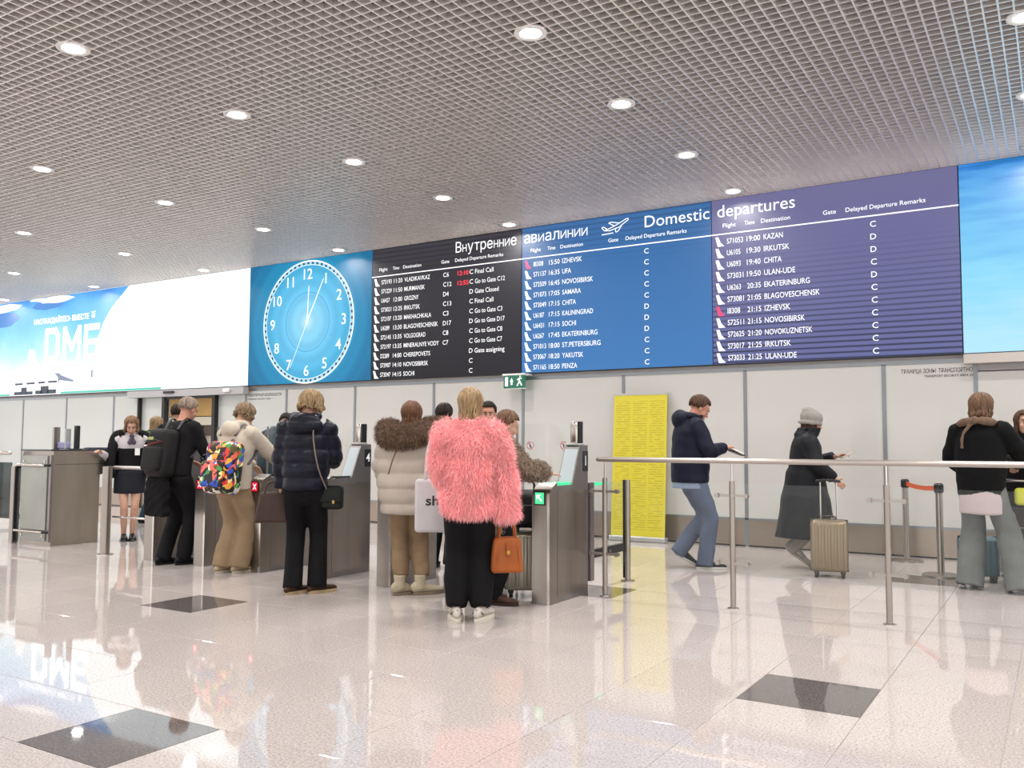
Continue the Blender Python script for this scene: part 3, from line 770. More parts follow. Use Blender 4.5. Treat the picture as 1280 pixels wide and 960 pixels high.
# end enclosure right of gate 1
r = empty('exit_gate', (-3.45, 6.95, 0)); tag(r, 'short glass gate with a black bottom bar and steel post behind ticket gate 1', 'glass gate')
mb = MB(); mb.cyl((0, .68, .012), (0, .68, .93), .028, 16); mb.lathe((0, .68, 0), [(.065, 0), (.065, .008), (.03, .014)], 18); mb.build('post', STEEL, r, auto=40)
MB().box((-.035, .655, .03), (-.022, .70, .93)).build('post_seal', BLACKP, r)
MB().box((-.03, .02, .12), (-.018, .63, .92)).build('glass_pane', GLASS, r)
MB().box((-.045, -.1, .28), (-.005, .64, .35)).build('black_bar', BLACKP, r)
MB().box((-.035, .05, .9), (-.013, .3, .925)).build('green_light_strip', GREEN_E, r)
MB().box((-.02, -.12, .1), (.02, -.05, .93)).build('rear_pillar', STEELD, r)
for yy in (.08, .3): MB().box((-.004, yy, .30), (0.0, yy + .02, .32)).build('bolt', CHROME, r)

# ================================================================== RAILINGS
GREYB = mat('bracket_steel', '9a958e', .3, .9)
r = empty('glass_railing', (0, 6.79, 0)); tag(r, 'long stainless handrail on posts with clear glass panes, right foreground', 'railing')
PXS = [-3.275, -2.185, -1.065, .045, 1.16, 2.27]
MB().tube([(-3.335, 0, 1.132), (-3.3, 0, 1.132), (2.35, 0, 1.132)], [.021] * 3, 16, sub=1).build('handrail', RAILM, r, auto=50)
for i, x in enumerate(PXS):
    mb = MB(); mb.cyl((x, 0, .008), (x, 0, .975), .0215, 18); mb.build('post', STEEL, r, auto=40)
    MB().lathe((x, 0, 0), [(.045, 0), (.045, .006), (.024, .012)], 20).build('base_plate', CHROME, r, auto=40)
    MB().cyl((x, 0, .975), (x, 0, 1.12), .008, 10).build('rail_stem', CHROME, r)
    for z in (.865, .345):
        mb = MB(); mb.box((x - .115, -.016, z - .010), (x + .115, -.004, z + .010))
        for s in (-1, 1): mb.cyl((x + s * .115, -.03, z), (x + s * .115, .01, z), .018, 12)
        mb.build('glass_clamp', GREYB, r, auto=40)
    if i < len(PXS) - 1: MB().box((x + .035, .01, .26), (PXS[i + 1] - .035, .02, .955)).build('glass_pane', GLASS, r)

r = empty('barrier_rail', (-9.19, 6.17, 0)); tag(r, 'steel barrier with a thick post and two short rails, right of the desk', 'barrier')
mb = MB(); mb.cyl((0, 0, .01), (0, 0, .985), .052, 20); mb.build('post', STEEL, r, auto=40)
MB().lathe((0, 0, 0), [(.09, 0), (.09, .008), (.055, .014)], 20).build('base_plate', CHROME, r, auto=40)
MB().tube([(0.04, .06, .975), (.3, .06, .975), (.74, .06, .975)], [.02] * 3, 12, sub=1).build('top_rail', CHROME, r, auto=50)
MB().tube([(0.04, .06, .42), (.3, .06, .42), (.66, .06, .42)], [.012] * 3, 10, sub=1).build('lower_rail', CHROME, r, auto=50)
MB().cyl((-.09, -.02, .26), (-.03, -.02, .26), .014, 10).build('latch', CHROME, r)
r = empty('small_glass_gate', (-8.95, 6.62, 0)); tag(r, 'small glass gate with a round white no-entry sign, left of the man in black', 'glass gate')
MB().box((0, 0, .35), (.4, .012, .95)).build('glass_pane', GLASS, r)
sticker(r, (.27, -.004, .845), .075)
MB().cyl((.0, .0, 0), (.0, .0, .97), .02, 12).build('post', STEEL, r)

r = empty('barrier_post', (-11.2, 6.24, 0)); tag(r, 'square steel post with black seal and handrail at the left edge', 'barrier')
MB().box((-.045, -.02, 0), (.03, .05, .955)).build('post', STEEL, r)
MB().box((.03, -.02, .02), (.052, .05, .955)).build('seal', BLACKP, r)
MB().tube([(-4, -.1, 1.12), (-3, -.1, 1.12), (.06, -.1, 1.12)], [.022] * 3, 14, sub=1).build('handrail', CHROME, r, auto=50)
MB().box((-1.4, -.01, .35), (-.06, .0, 1.0)).build('glass_pane', GLASSD, r)
MB().box((-1.4, -.02, .3), (-.05, .01, .35)).build('black_bar', BLACKP, r)
MB().cyl((-.35, -.05, 0), (-.35, -.05, 1.12), .02, 12).build('slim_post', STEEL, r)
MB().box((.052, .02, .30), (.16, .04, .36)).build('hinge_bar', BLACKP, r)
MB().box((.06, .0, .02), (.15, .008, .93)).build('narrow_glass', GLASS, r)

# ================================================================== DESK
r = empty('control_desk', (-10.42, 6.27, 0), R(0)); tag(r, 'stainless steel control desk in front of the staff woman', 'desk')
FW = .66
mb = MB(); mb.prism([(0, 0), (.55, 0), (.62, .0), (.62, .85), (.98, .93), (.98, 1.15), (0, 1.15)], lambda u, v, w_: (-w_, u, v), FW); mb.build('body', STEEL, r, auto=30)
MB().box((-FW + .02, -.02, .05), (-.015, .0, 1.10)).build('front_frame', STEELD, r)
GL = mat('frosted_steel_glass', '8a8b84', .18, .55, var=.1, scale=2)
for z0_, z1_ in ((.955, 1.09), (.19, .945), (.065, .175)):
    pn = MB().box((-FW + .04, -.034, z0_), (-.07, -.021, z1_)).build('glass_panel', GL, r)
    if z1_ - z0_ < .3:
        for x in (-FW + .09, -.12): MB().cyl((x, -.042, (z0_ + z1_) / 2), (x, -.034, (z0_ + z1_) / 2), .014, 12).build('bolt', CHROME, pn)
for z in (.975, .17):
    h = MB().cyl((-FW + .0, -.075, z), (-.06, -.075, z), .017, 12).build('towel_bar', CHROME, r, auto=40)
    MB().cyl((-.075, -.075, z), (-.02, -.03, z), .016, 10).build('bar_mount', BLACKP, h)
MB().box((-FW, -.03, 1.15), (.0, .98, 1.168)).build('desk_top', mat('desk_top_dark', '26272b', .3), r)
MB().box((.001, .02, .985), (.003, .97, .99)).build('seam', BLACKP, r)
MB().box((-FW + .02, .05, 0), (-.03, .6, .02)).build('plinth', BLACKP, r)
r = empty('glass_screen_holder', (-10.80, 6.55, 1.168)); tag(r, 'clear plastic screen holder with purple leaflets on the control desk', 'holder')
MB().box((-.13, 0, 0), (-.09, .08, .28)).build('upright', STEEL, r)
MB().box((-.09, .02, .02), (.22, .03, .27)).build('clear_panel', GLASS, r)
MB().box((-.09, .12, .02), (.22, .13, .25)).build('clear_panel', GLASS, r)
MB().rbox((.02, .07, .05), (.2, .07, .09), .02).build('leaflets', mat('leaflet_purple', '8d87b5', .6), r)
MB().box((.09, .03, 0), (.11, .1, .26)).build('rib', ALUL, r)
r = empty('desk_monitor', (-10.62, 6.66, 1.168)); tag(r, 'slim black monitor seen edge-on on the control desk', 'monitor')
MB().box((-.02, 0, .01), (.03, .05, .30)).build('display_housing', BLACKP, r); MB().rbox((0, .03, .006), (.12, .1, .012), .005).build('foot', BLACKP, r)
r = empty('keyboard', (-10.45, 6.95, 1.168)); tag(r, 'flat dark blue tray lying on the control desk by the staff woman', 'tray')
MB().rbox((-.06, 0, .012), (.14, .4, .02), .008).build('shell', mat('navy_plastic', '2a3350', .4), r)
MB().box((-.11, -.17, .02), (-.01, .17, .026)).build('keys', BLACKP, r)

# ================================================================== STANCHIONS
def stanchion(x, y, label):
    r = empty('belt_stanchion', (x, y, 0)); tag(r, label, 'stanchion', 'belt stanchions')
    MB().lathe((0, 0, 0), [(.17, 0), (.17, .012), (.15, .02), (.04, .03)], 28).build('base', STEEL, r, auto=40)
    MB().cyl((0, 0, .025), (0, 0, .80), .032, 18).build('pole', STEEL, r, auto=40)
    MB().lathe((0, 0, .80), [(.034, 0), (.044, .01), (.044, .08), (.03, .095)], 18).build('belt_head', BLACKP, r, auto=40)
    return r
stanchion(-1.475, 10.62, 'belt stanchion nearer the wall, left end of the orange belt')
stanchion(-1.03, 9.60, 'belt stanchion nearer the camera, right end of the orange belt')
mb = MB(); A = Vector((-1.475, 10.62, .85)); B = Vector((-1.03, 9.60, .85)); vs = []
for i in range(13):
    t = i / 12; p = A.lerp(B, t); p.z -= .05 * 4 * t * (1 - t) * .5
    vs += [(p.x, p.y, p.z - .024), (p.x, p.y, p.z + .024), (p.x + .003, p.y + .001, p.z - .024), (p.x + .003, p.y + .001, p.z + .024)]
fs = []
for i in range(12):
    a = 4 * i; fs += [(a, a + 4, a + 5, a + 1), (a + 2, a + 3, a + 7, a + 6), (a + 1, a + 5, a + 7, a + 3), (a, a + 2, a + 6, a + 4)]
mb.add(vs, fs); bo = mb.build('belt', mat('belt_orange', 'c8562a', .6, var=.1, scale=60), None); tag(bo, 'orange retractable belt stretched between two stanchions', 'belt')

# ================================================================== LUGGAGE
def suitcase(name, x, y, rz, size, m, label, handle=.4, ribs=6, dark=BLACKP, grip=True, tiltx=0.):
    wd, dp, ht = size
    r = empty(name, (x, y, 0), rz); tag(r, label, 'suitcase')
    if tiltx: r.rotation_euler = (tiltx, 0, rz)
    MB().rbox((0, 0, .055 + ht / 2), (wd, dp, ht), .045, 4).build('shell', m, r, auto=50)
    for i in range(ribs):
        xx = -wd / 2 + wd * (i + .5) / ribs
        mb = MB()
        for s in (-1, 1): mb.rbox((xx, s * (dp / 2 + .001), .055 + ht / 2), (wd / ribs * .55, .012, ht * .86), .005, 2)
        mb.build('rib', m, r, auto=50)
    MB().rbox((0, 0, .055 + ht / 2), (wd + .006, .012, ht + .006), .005, 2).build('zip_band', dark, r)
    for sx in (-1, 1):
        for sy in (-1, 1):
            q = MB(); q.rbox((sx * (wd / 2 - .05), sy * (dp / 2 - .04), .05), (.05, .045, .03), .01, 2); k = q.build('wheel_housing', dark, r)
            MB().cyl((sx * (wd / 2 - .05) - .016, sy * (dp / 2 - .04), .026), (sx * (wd / 2 - .05) + .016, sy * (dp / 2 - .04), .026), .026, 16).build('wheel', RUBBER, k, auto=40)
    if handle:
        for sx in (-1, 1): MB().cyl((sx * wd * .22, dp / 2 - .05, .05 + ht), (sx * wd * .22, dp / 2 - .05, .05 + ht + handle), .008, 10).build('handle_tube', CHROME, r)
        MB().tube([(-wd * .3, dp / 2 - .05, .06 + ht + handle), (0, dp / 2 - .05, .07 + ht + handle), (wd * .3, dp / 2 - .05, .06 + ht + handle)], [.014] * 3, 10).build('handle_grip', BLACKP, r, smooth=True)
    if grip: MB().tube([(-.06, 0, .055 + ht), (-.05, 0, .085 + ht), (.05, 0, .085 + ht), (.06, 0, .055 + ht)], [.009] * 4, 8).build('top_grip', dark, r, smooth=True)
    return r
suitcase('cabin_suitcase', -1.93, 8.95, R(12), (.34, .25, .49), mat('champagne_shell', '83755f', .35, .45), 'champagne coloured cabin suitcase pulled by the woman in the grey beanie', .36, 6, mat('dark_brown_band', '3b332d', .5))
suitcase('silver_suitcase', -3.83, 6.42, R(32), (.34, .24, .48), mat('silver_shell', 'aaa596', .3, .5), 'silver suitcase beside gate 1 with a black bag on top', 0, 5)
suitcase('teal_suitcase', -.69, 9.42, R(12), (.34, .24, .36), mat('teal_shell', '4c6a72', .4), 'ribbed teal suitcase behind the woman in the black sweater', 0, 8)
r = empty('black_holdall', (-3.83, 6.40, .562), R(32)); tag(r, 'black soft bag resting on the silver suitcase by gate 1', 'bag')
CLB = mat('black_nylon', '131417', .6, bump=.3, bscale=30)
MB().rbox((0, 0, .16), (.32, .22, .31), .07, 4).build('bag_body', CLB, r, smooth=True)
MB().tube([(-.08, 0, .3), (-.07, 0, .38), (.07, 0, .38), (.08, 0, .3)], [.01] * 4, 8).build('handle', CLB, r, smooth=True)
MB().rbox((0, -.11, .12), (.22, .04, .16), .018, 3).build('front_pocket', CLB, r, smooth=True)

# trolley with a dark advertising plate, at the right edge
r = empty('luggage_trolley', (-.25, 9.05, 0), R(0)); tag(r, 'airport luggage trolley with a dark printed front plate at the right edge', 'trolley')
MB().box((-.22, -.02, .2), (.42, .0, .72)).build('front_plate', mat('plate_darkbrown', '39322e', .5), r)
mb = MB()
put_text(mb, '(S)', .06, lambda u, v: (-.19 + u, -.0215, .62 + v), .004); 
for z, wd in ((.54, .12), (.44, .4), (.41, .35), (.30, .4)): mb.box((-.17, -.0222, z), (-.17 + wd, -.0215, z + .006))
mb.build('plate_print', mat('print_pale', 'a8a29a', .6), r)
MB().tube([(-.26, -.02, .955), (.1, -.02, .955), (.46, -.02, .955)], [.014] * 3, 12, sub=1).build('push_bar', CHROME, r, auto=50)
for x in (-.24, .44):
    MB().tube([(x, 0, .95), (x, .02, .7), (x, .05, .2), (x, .1, .1)], [.014] * 4, 10).build('frame_tube', CHROME, r, smooth=True)
MB().box((-.24, 0, .12), (.44, .5, .14)).build('platform', ALU, r)
for x, y in ((-.2, .08), (.4, .08), (.1, .45)): MB().cyl((x - .015, y, .055), (x + .015, y, .055), .055, 18).build('wheel', RUBBER, r, auto=40)
MB().box((-.24, .48, .14), (.44, .5, .4)).build('nose_rail', CHROME, r)
r = empty('yellow_bag', (-.22, 9.0, 0)); tag(r, 'lime yellow bag hanging on the trolley push bar', 'bag')
MB().rbox((.12, -.07, .82), (.52, .09, .15), .03, 3).build('bag_body', mat('lime_leather', 'b9bd3c', .5, bump=.2, bscale=15), r, smooth=True)
MB().tube([(.0, -.05, .88), (.02, -.03, .98), (.12, -.03, .98), (.15, -.05, .88)], [.006] * 4, 8).build('strap', mat('lime_leather', 'b9bd3c'), r, smooth=True)
# ================================================================== PEOPLE
TONE = .68
def remesh(mb, voxel, smooth=2, disp=None, dec=1.0):
    me = mb.mesh('tmp'); o = bpy.data.objects.new('tmp', me); COL.objects.link(o)
    m = o.modifiers.new('r', 'REMESH'); m.mode = 'VOXEL'; m.voxel_size = voxel; m.use_smooth_shade = True
    if smooth:
        s = o.modifiers.new('s', 'SMOOTH'); s.factor = .5; s.iterations = smooth
    if dec < 1:
        d = o.modifiers.new('d', 'DECIMATE'); d.ratio = dec
    dg = bpy.context.evaluated_depsgraph_get()
    me2 = bpy.data.meshes.new_from_object(o.evaluated_get(dg))
    bpy.data.objects.remove(o); bpy.data.meshes.remove(me)
    if disp is not None:
        n = len(me2.vertices); co = np.zeros(n * 3); me2.vertices.foreach_get('co', co); co = co.reshape(-1, 3)
        no = np.zeros(n * 3); me2.vertices.foreach_get('normal', no); no = no.reshape(-1, 3)
        co = co + no * disp(co)[:, None]; me2.vertices.foreach_set('co', co.ravel()); me2.update()
    me2.materials.clear()
    me2.polygons.foreach_set('use_smooth', [True] * len(me2.polygons))
    return me2
def wrinkle(amp, f=14., seed=0, zs=1.6):
    r = np.random.default_rng(seed); K = [(r.normal(size=3) * np.array([1, 1, zs]) * f * s, r.uniform(0, 6.28), a) for s, a in ((.5, 1), (.8, .8), (1.2, .6), (1.8, .45), (2.6, .3))]
    def fn(co):
        w = np.sin(co @ (K[0][0] * .7) + 1.) * 1.3; d = 0
        for k, p, a in K: d = d + a * np.sin(co @ k + p + w)
        return amp * d / 2.2
    return fn
def quilt(amp, z0, dz, base=None):
    def fn(co):
        d = amp * (np.abs(np.sin(np.pi * (co[:, 2] - z0) / dz)) ** .55 - .6)
        return d + (base(co) if base else 0)
    return fn
def strands(me, count, length, width, bias=(0, 0, -.6), jit=.5, seg=2, seed=1, mask=None, curl=0.):
    r = np.random.default_rng(seed)
    me.calc_loop_triangles(); nt_ = len(me.loop_triangles); T = np.zeros(nt_ * 3, int); me.loop_triangles.foreach_get('vertices', T); T = T.reshape(-1, 3)
    V = np.zeros(len(me.vertices) * 3); me.vertices.foreach_get('co', V); V = V.reshape(-1, 3)
    a, b, c = V[T[:, 0]], V[T[:, 1]], V[T[:, 2]]; N = np.cross(b - a, c - a); A = np.linalg.norm(N, axis=1); N = N / np.maximum(A, 1e-12)[:, None]
    if mask is not None: A = A * mask((a + b + c) / 3)
    idx = r.choice(nt_, count, p=A / A.sum()); u = r.random((count, 2)); s = u.sum(1) > 1; u[s] = 1 - u[s]
    P = a[idx] + (b - a)[idx] * u[:, :1] + (c - a)[idx] * u[:, 1:]; n = N[idx]
    d = n + np.array(bias) + r.normal(size=(count, 3)) * jit * .5; d /= np.linalg.norm(d, axis=1)[:, None]
    side = np.cross(d, r.normal(size=(count, 3))); side /= np.linalg.norm(side, axis=1)[:, None]
    L = (length * r.uniform(.6, 1.2, count))[:, None]; w_ = width
    down = np.array([0, 0, -1.]); bend = side * curl
    p0 = P - n * .004; p1 = P + d * L * .5 + np.cross(side, d) * L * curl; d2 = d + down * .45; d2 /= np.linalg.norm(d2, axis=1)[:, None]
    p2 = P + d * L * .5 + d2 * L * .5 - np.cross(side, d) * L * curl * .3
    vs = np.stack([p0 - side * w_, p0 + side * w_, p1 + side * w_ * .8, p1 - side * w_ * .8, p2], 1).reshape(-1, 3)
    k = np.arange(count) * 5
    fs = [(q, q + 1, q + 2, q + 3) for q in k.tolist()] + [(q + 3, q + 2, q + 4) for q in k.tolist()]
    m = bpy.data.meshes.new('strands'); m.from_pydata(vs.tolist(), [], fs); m.polygons.foreach_set('use_smooth', [True] * len(fs)); return m
def slerp_pts(A, B, C, n=6): return [A.lerp(B, i / n) for i in range(n)] + [B.lerp(C, i / n) for i in range(n + 1)]
def ik(A, T, l1, l2, hint):
    A = Vector(A); T = Vector(T); d = T - A; L = min(d.length, (l1 + l2) * .995); d = d.normalized(); T = A + d * L
    a = (l1 * l1 - l2 * l2 + L * L) / (2 * L); h = math.sqrt(max(l1 * l1 - a * a, 1e-6))
    hn = Vector(hint) - d * Vector(hint).dot(d); hn.normalize()
    return A + d * a + hn * h, T
SKIN = mat('skin', 'e0b29a', .5, var=.04, scale=30)
SKINR = mat('skin_ruddy', 'd99f88', .5, var=.06, scale=25)
LIPS = mat('lips', 'a85a55', .4)
EYE = mat('eye_dark', '2a1f1a', .3)
def place(x, y, face):
    return (x, y, 0), math.atan2(-x, y) - R(face)
class P:
    """a person in own frame: +Y forward, +X right, z up, feet on z=0"""
    def __init__(s, label, x, y, face, h=1.7, lean=(0, 0), pelvis=(0, 0), head=(0, 0), wr=None, wl=None, fr=(.10, 0, 0), fl=(-.10, 0, 0), er=(.5, -1, -.3), el=(-.5, -1, -.3),
                 skin=None, hand=True, faces=True, vox=.009, fat=1.0, curl=.5, legs=True, knee=(0, 1, 0), drop=0.):
        k = h / 1.70; s.k = k; s.fat = fat; s.face = face
        loc, rz = place(x, y, face); s.rz = rz; s.loc = Vector(loc)
        s.root = empty('person', loc, rz); tag(s.root, label, 'person')
        s.zp = .93 * k - drop; s.pel = Vector((pelvis[0], pelvis[1], s.zp))
        s.lean = lean; s.znk = 1.455 * k - drop - .5 * (lean[0] ** 2 + lean[1] ** 2)
        s.neck = s.spine(s.znk)
        hp, hy = R(head[0]), R(head[1])
        lt = math.atan2(lean[0], s.znk - s.zp) * .35
        s.HM = Matrix.Rotation(-hy, 3, 'Z') @ Matrix.Rotation(-hp - lt, 3, 'X')
        s.hc = s.neck + Vector((0, .012 * k, .045 * k)) + s.HM @ Vector((0, .022, .088)) * k
        sh = s.spine(1.395 * k - drop - .4 * lean[0] ** 2)
        s.shR = sh + Vector((.172 * k, 0, 0)); s.shL = sh + Vector((-.172 * k, 0, 0))
        l1, l2 = .285 * k, .255 * k
        wr = Vector(wr) if wr else s.shR + Vector((.07, .03, -.51 * k)); wl = Vector(wl) if wl else s.shL + Vector((-.07, .03, -.51 * k))
        s.eR, s.wR = ik(s.shR, wr, l1, l2, er); s.eL, s.wL = ik(s.shL, wl, l1, l2, el)
        s.hipR = s.pel + Vector((.088 * k, 0, -.02)); s.hipL = s.pel + Vector((-.088 * k, 0, -.02))
        s.fR, s.fL = fr, fl
        za = .085
        def az(f): return f[3] if len(f) > 3 else 0.
        s.aR = Vector((fr[0], fr[1], za + az(fr))); s.aL = Vector((fl[0], fl[1], za + az(fl)))
        s.kR, s.aR = ik(s.hipR, s.aR, .435 * k, .43 * k, knee); s.kL, s.aL = ik(s.hipL, s.aL, .435 * k, .43 * k, knee)
        skin = skin or SKIN; s.skin = skin
        mb = MB()
        # torso
        zs = [.86, .93, 1.02, 1.10, 1.20, 1.30, 1.38, 1.43]; A = [.15, .165, .15, .135, .15, .165, .15, .08]; B = [.10, .12, .11, .10, .11, .115, .09, .06]
        zs = [z * k - (drop if z > .5 else 0) for z in zs]
        mb.tube([s.spine(z) for z in zs], [(a * k * fat * .94, b * k * fat * .94) for a, b in zip(A, B)], 18)
        mb.tube([s.neck - Vector((0, .0, .05)), s.neck + Vector((0, .012, .02)), s.hc - s.HM @ Vector((0, .015, .04)) * k], [.058 * k, .052 * k, .052 * k], 14)
        for sg, S, E, W_ in ((1, s.shR, s.eR, s.wR), (-1, s.shL, s.eL, s.wL)):
            mb.tube([S + Vector((-sg * .05, 0, .0)), S, S.lerp(E, .4), E, E.lerp(W_, .35), W_], [.05 * k, .052 * k, .043 * k, .036 * k, .036 * k, .024 * k], 12)
        if legs:
            for Hh, K, A_ in ((s.hipR, s.kR, s.aR), (s.hipL, s.kL, s.aL)):
                mb.tube([Hh, Hh.lerp(K, .5), K, K.lerp(A_, .3), A_, A_ + Vector((0, 0, -.03))], [.08 * k, .07 * k, .05 * k, .052 * k, .032 * k, .032], 12)
        s.headgeo(mb)
        if hand:
            for sg, E, W_ in ((1, s.eR, s.wR), (-1, s.eL, s.wL)): s.handgeo(mb, E, W_, sg, curl if not isinstance(curl, tuple) else curl[0 if sg > 0 else 1])
        me = remesh(mb, vox * .8, 2, dec=.45)
        s.body = link('body', me, skin, s.root)
        if faces: s.facegeo()
    def spine(s, z):
        t = (z - s.zp) / (s.znk - s.zp); t = max(t, 0) ** 1.25
        return Vector((s.pel.x + s.lean[1] * t, s.pel.y + s.lean[0] * t, z))
    def H(s, x, y, z): return s.hc + s.HM @ Vector((x, y, z)) * s.k
    def headgeo(s, mb):
        k = s.k; M_ = s.HM; e = lambda x, y, z, a, b, c, n=14, m=9: mb.ell(s.H(x, y, z), (a * k, b * k, c * k), n, m, M_)
        e(0, -.012, .032, .076, .094, .086); e(0, .018, -.025, .062, .076, .092); e(0, .045, -.085, .034, .036, .03)
        e(0, .075, .035, .045, .022, .03); e(0, .083, .018, .046, .012, .008)
        for sg in (-1, 1): e(sg * .077, -.004, -.008, .010, .019, .031, 10, 7); e(sg * .038, .062, -.03, .024, .022, .024)
        mb.tube([s.H(0, .088, .018), s.H(0, .104, -.008), s.H(0, .112, -.026)], [.009 * k, .011 * k, .014 * k], 8); e(0, .098, -.034, .018, .012, .009, 10, 6)
        e(0, .088, -.062, .024, .012, .012, 10, 6)
    def facegeo(s):
        k = s.k
        for sg in (-1, 1):
            mb = MB(); mb.cur = 0; mb.ell(s.H(sg * .031, .084, .006), (.0145 * k, .009 * k, .008 * k), 10, 6, s.HM); mb.cur = 1; mb.ell(s.H(sg * .031, .0905, .006), (.007 * k, .005 * k, .007 * k), 8, 6, s.HM)
            mb.build('eye', [mat('eye_white', 'e6dfd8', .3), EYE], s.root, smooth=True)
            MB().tube([s.H(sg * .014, .098, .022), s.H(sg * .031, .097, .027), s.H(sg * .05, .084, .022)], [(.003 * k, .0035 * k)] * 3, 6).build('eyebrow', mat('brow', '4a3325', .8), s.root, smooth=True)
        MB().tube([s.H(-.024, .092, -.063), s.H(0, .1005, -.062), s.H(.024, .092, -.063)], [(.004 * k, .0055 * k), (.006 * k, .007 * k), (.004 * k, .0055 * k)], 8).build('lips', LIPS, s.root, smooth=True)
    def handgeo(s, mb, E, W_, sg, curl):
        k = s.k; d = (W_ - E).normalized()
        # palm faces the body when hanging, down when the forearm is raised
        pn = Vector((-sg, 0, -.2)) if d.z < -.6 else Vector((-sg * .25, 0, -1))
        pn = (pn - d * pn.dot(d)).normalized(); u = d.cross(pn).normalized()      # across the palm
        if d.z < -.6:
            if u.y > 0: u = -u
        else:
            if u.x * sg < 0: u = -u                                   # u points to the little finger side
        tips = []
        mb.tube([W_ - d * .01, W_ + d * .03 * k, W_ + d * .085 * k], [(.026 * k, .016 * k), (.037 * k, .015 * k), (.04 * k, .013 * k)], 12, side=u, sub=2)
        base = W_ + d * .085 * k
        for i, (o, L) in enumerate(((-.029, .068), (-.0095, .078), (.0105, .072), (.029, .056))):
            p = base + u * o * k; pts = [p - d * .02 * k, p]; a = 0; q = p
            for j, f in enumerate((.45, .32, .25)):
                a += curl * (.55, .9, .7)[j]
                q = q + (d * math.cos(a) + pn * math.sin(a)) * L * f * k; pts.append(q)
            mb.tube(pts, [.0092 * k, .0092 * k, .0088 * k, .0082 * k, .007 * k], 8, sub=2)
            tips.append(q)
        t0 = W_ + d * .02 * k - u * .024 * k
        mb.tube([t0, t0 + (d * .6 - u * .75 + pn * .3).normalized() * .035 * k, t0 + (d * .85 - u * .5 + pn * .5).normalized() * .072 * k], [.013 * k, .011 * k, .008 * k], 8, sub=2)
        h = base + d * .01 + pn * .02
        if sg > 0: s.palmR = h
        else: s.palmL = h
    # ---------------- hair
    def hair(s, m, kind='bob', L=.0, seed=1, n=64, thick=1.0, cap=1.0, front=.9, fringe=False, back=None):
        k = s.k; r = random.Random(seed); mb = MB(); M_ = s.HM
        def lim(ph):      # ph 0 = back, pi = face
            a = abs(ph)
            if kind == 'short': return R(118) if a < 1.5 else (R(118) + (a - 1.5) / (2.1 - 1.5) * (R(62) - R(118)) if a < 2.1 else R(58))
            return R(112) if a < 1.9 else (R(112) + (a - 1.9) / .5 * (R(60) - R(112)) if a < 2.4 else R(56))
        def sp(ph, th, f=1.0):
            x = -math.sin(ph) * math.sin(th) * .083 * f; y = -math.cos(ph) * math.sin(th) * .103 * f - .010; z = math.cos(th) * .096 * f + .032
            return s.H(x, y, z)
        N = 28; J = 8; vs = []; fs = []
        for i in range(N):
            ph = -PI + 2 * PI * i / N; lm = lim(ph)
            for j in range(J + 1): vs.append(sp(ph, max(.02, lm * j / J), cap))
        for i in range(N):
            for j in range(J): fs.append((i * (J + 1) + j, i * (J + 1) + j + 1, ((i + 1) % N) * (J + 1) + j + 1, ((i + 1) % N) * (J + 1) + j))
        mb.add(vs, fs)
        for i in range(n):
            ph = -PI + 2 * PI * (i + r.random() * .8) / n; lm = lim(ph) * r.uniform(.9, 1.06); a = abs(ph)
            f = r.uniform(1.0, 1.07) * thick; rr = (.011 if kind != 'short' else .009) * k * r.uniform(.8, 1.3)
            pts = [sp(ph + r.uniform(-.06, .06), lm * t, f) for t in (.04, .25, .5, .75, 1.)]; rad = [rr * .8, rr, rr, rr, rr * .7]
            if kind != 'short' and a < 2.15:
                Lk = L * r.uniform(.85, 1.08) * k; p = pts[-1]; c = s.hc
                out = Vector((p.x - c.x, p.y - c.y, 0)) * .12
                bk = s.HM @ Vector((0, -1, 0))
                g = Vector((0, 0, -1))
                for t in (.33, .66, 1.):
                    w_ = Vector((r.uniform(-1, 1), r.uniform(-1, 1), 0)) * .007
                    q = p + g * (Lk * t) + out * (math.sin(t * PI) if kind == 'bob' else -.6 * t) + w_ + (bk * (.10 if back is None else back) * t * Lk)
                    pts.append(q); rad.append(rr * (1, .9, .35)[int(t * 3) - 1])
            mb.tube(pts, rad, 6, sub=2, cap=False)
        s.hairo = mb.build('hair', m, s.root, smooth=True); return s.hairo
    # ---------------- clothes
    def top(s, name, m, hem=.80, w=(.19, .19, .18, .19), d=(.125, .13, .125, .13), sl=(.066, .056, .042), vox=.012, disp=None, hood=None, collar=None, cuff=True, ext=-.012, smooth=2, sleeves=True, shz=1.43):
        """w,d: half width and depth at chest, waist, hip, hem"""
        k = s.k; mb = MB(); hem = hem * k
        zs = [1.435, 1.40, 1.32, 1.20, 1.08, .96]; A = [w[0] * .50, w[0] * .88, w[0], (w[0] + w[1]) / 2, w[1], w[2]]; B = [d[0] * .6, d[0] * .8, d[0], (d[0] + d[1]) / 2, d[1], d[2]]
        Z = [z * k for z in zs]
        if drop_(s): Z = [z - drop_(s) for z in Z]
        pts = [s.spine(z) for z in Z]; A = list(A); B = list(B)
        zz = [z for z in Z if z > hem + .03]; q = len(zz); pts = pts[:q]; A = A[:q]; B = B[:q]
        pts.append(s.spine(hem)); A.append(w[3]); B.append(d[3])
        pts.insert(0, s.neck + Vector((0, -.005, .01))); A.insert(0, .068); B.insert(0, .068)
        mb.tube(pts[::-1], list(zip([a * s.fat for a in A], [b * s.fat for b in B]))[::-1], 24, sub=3, cap=False)
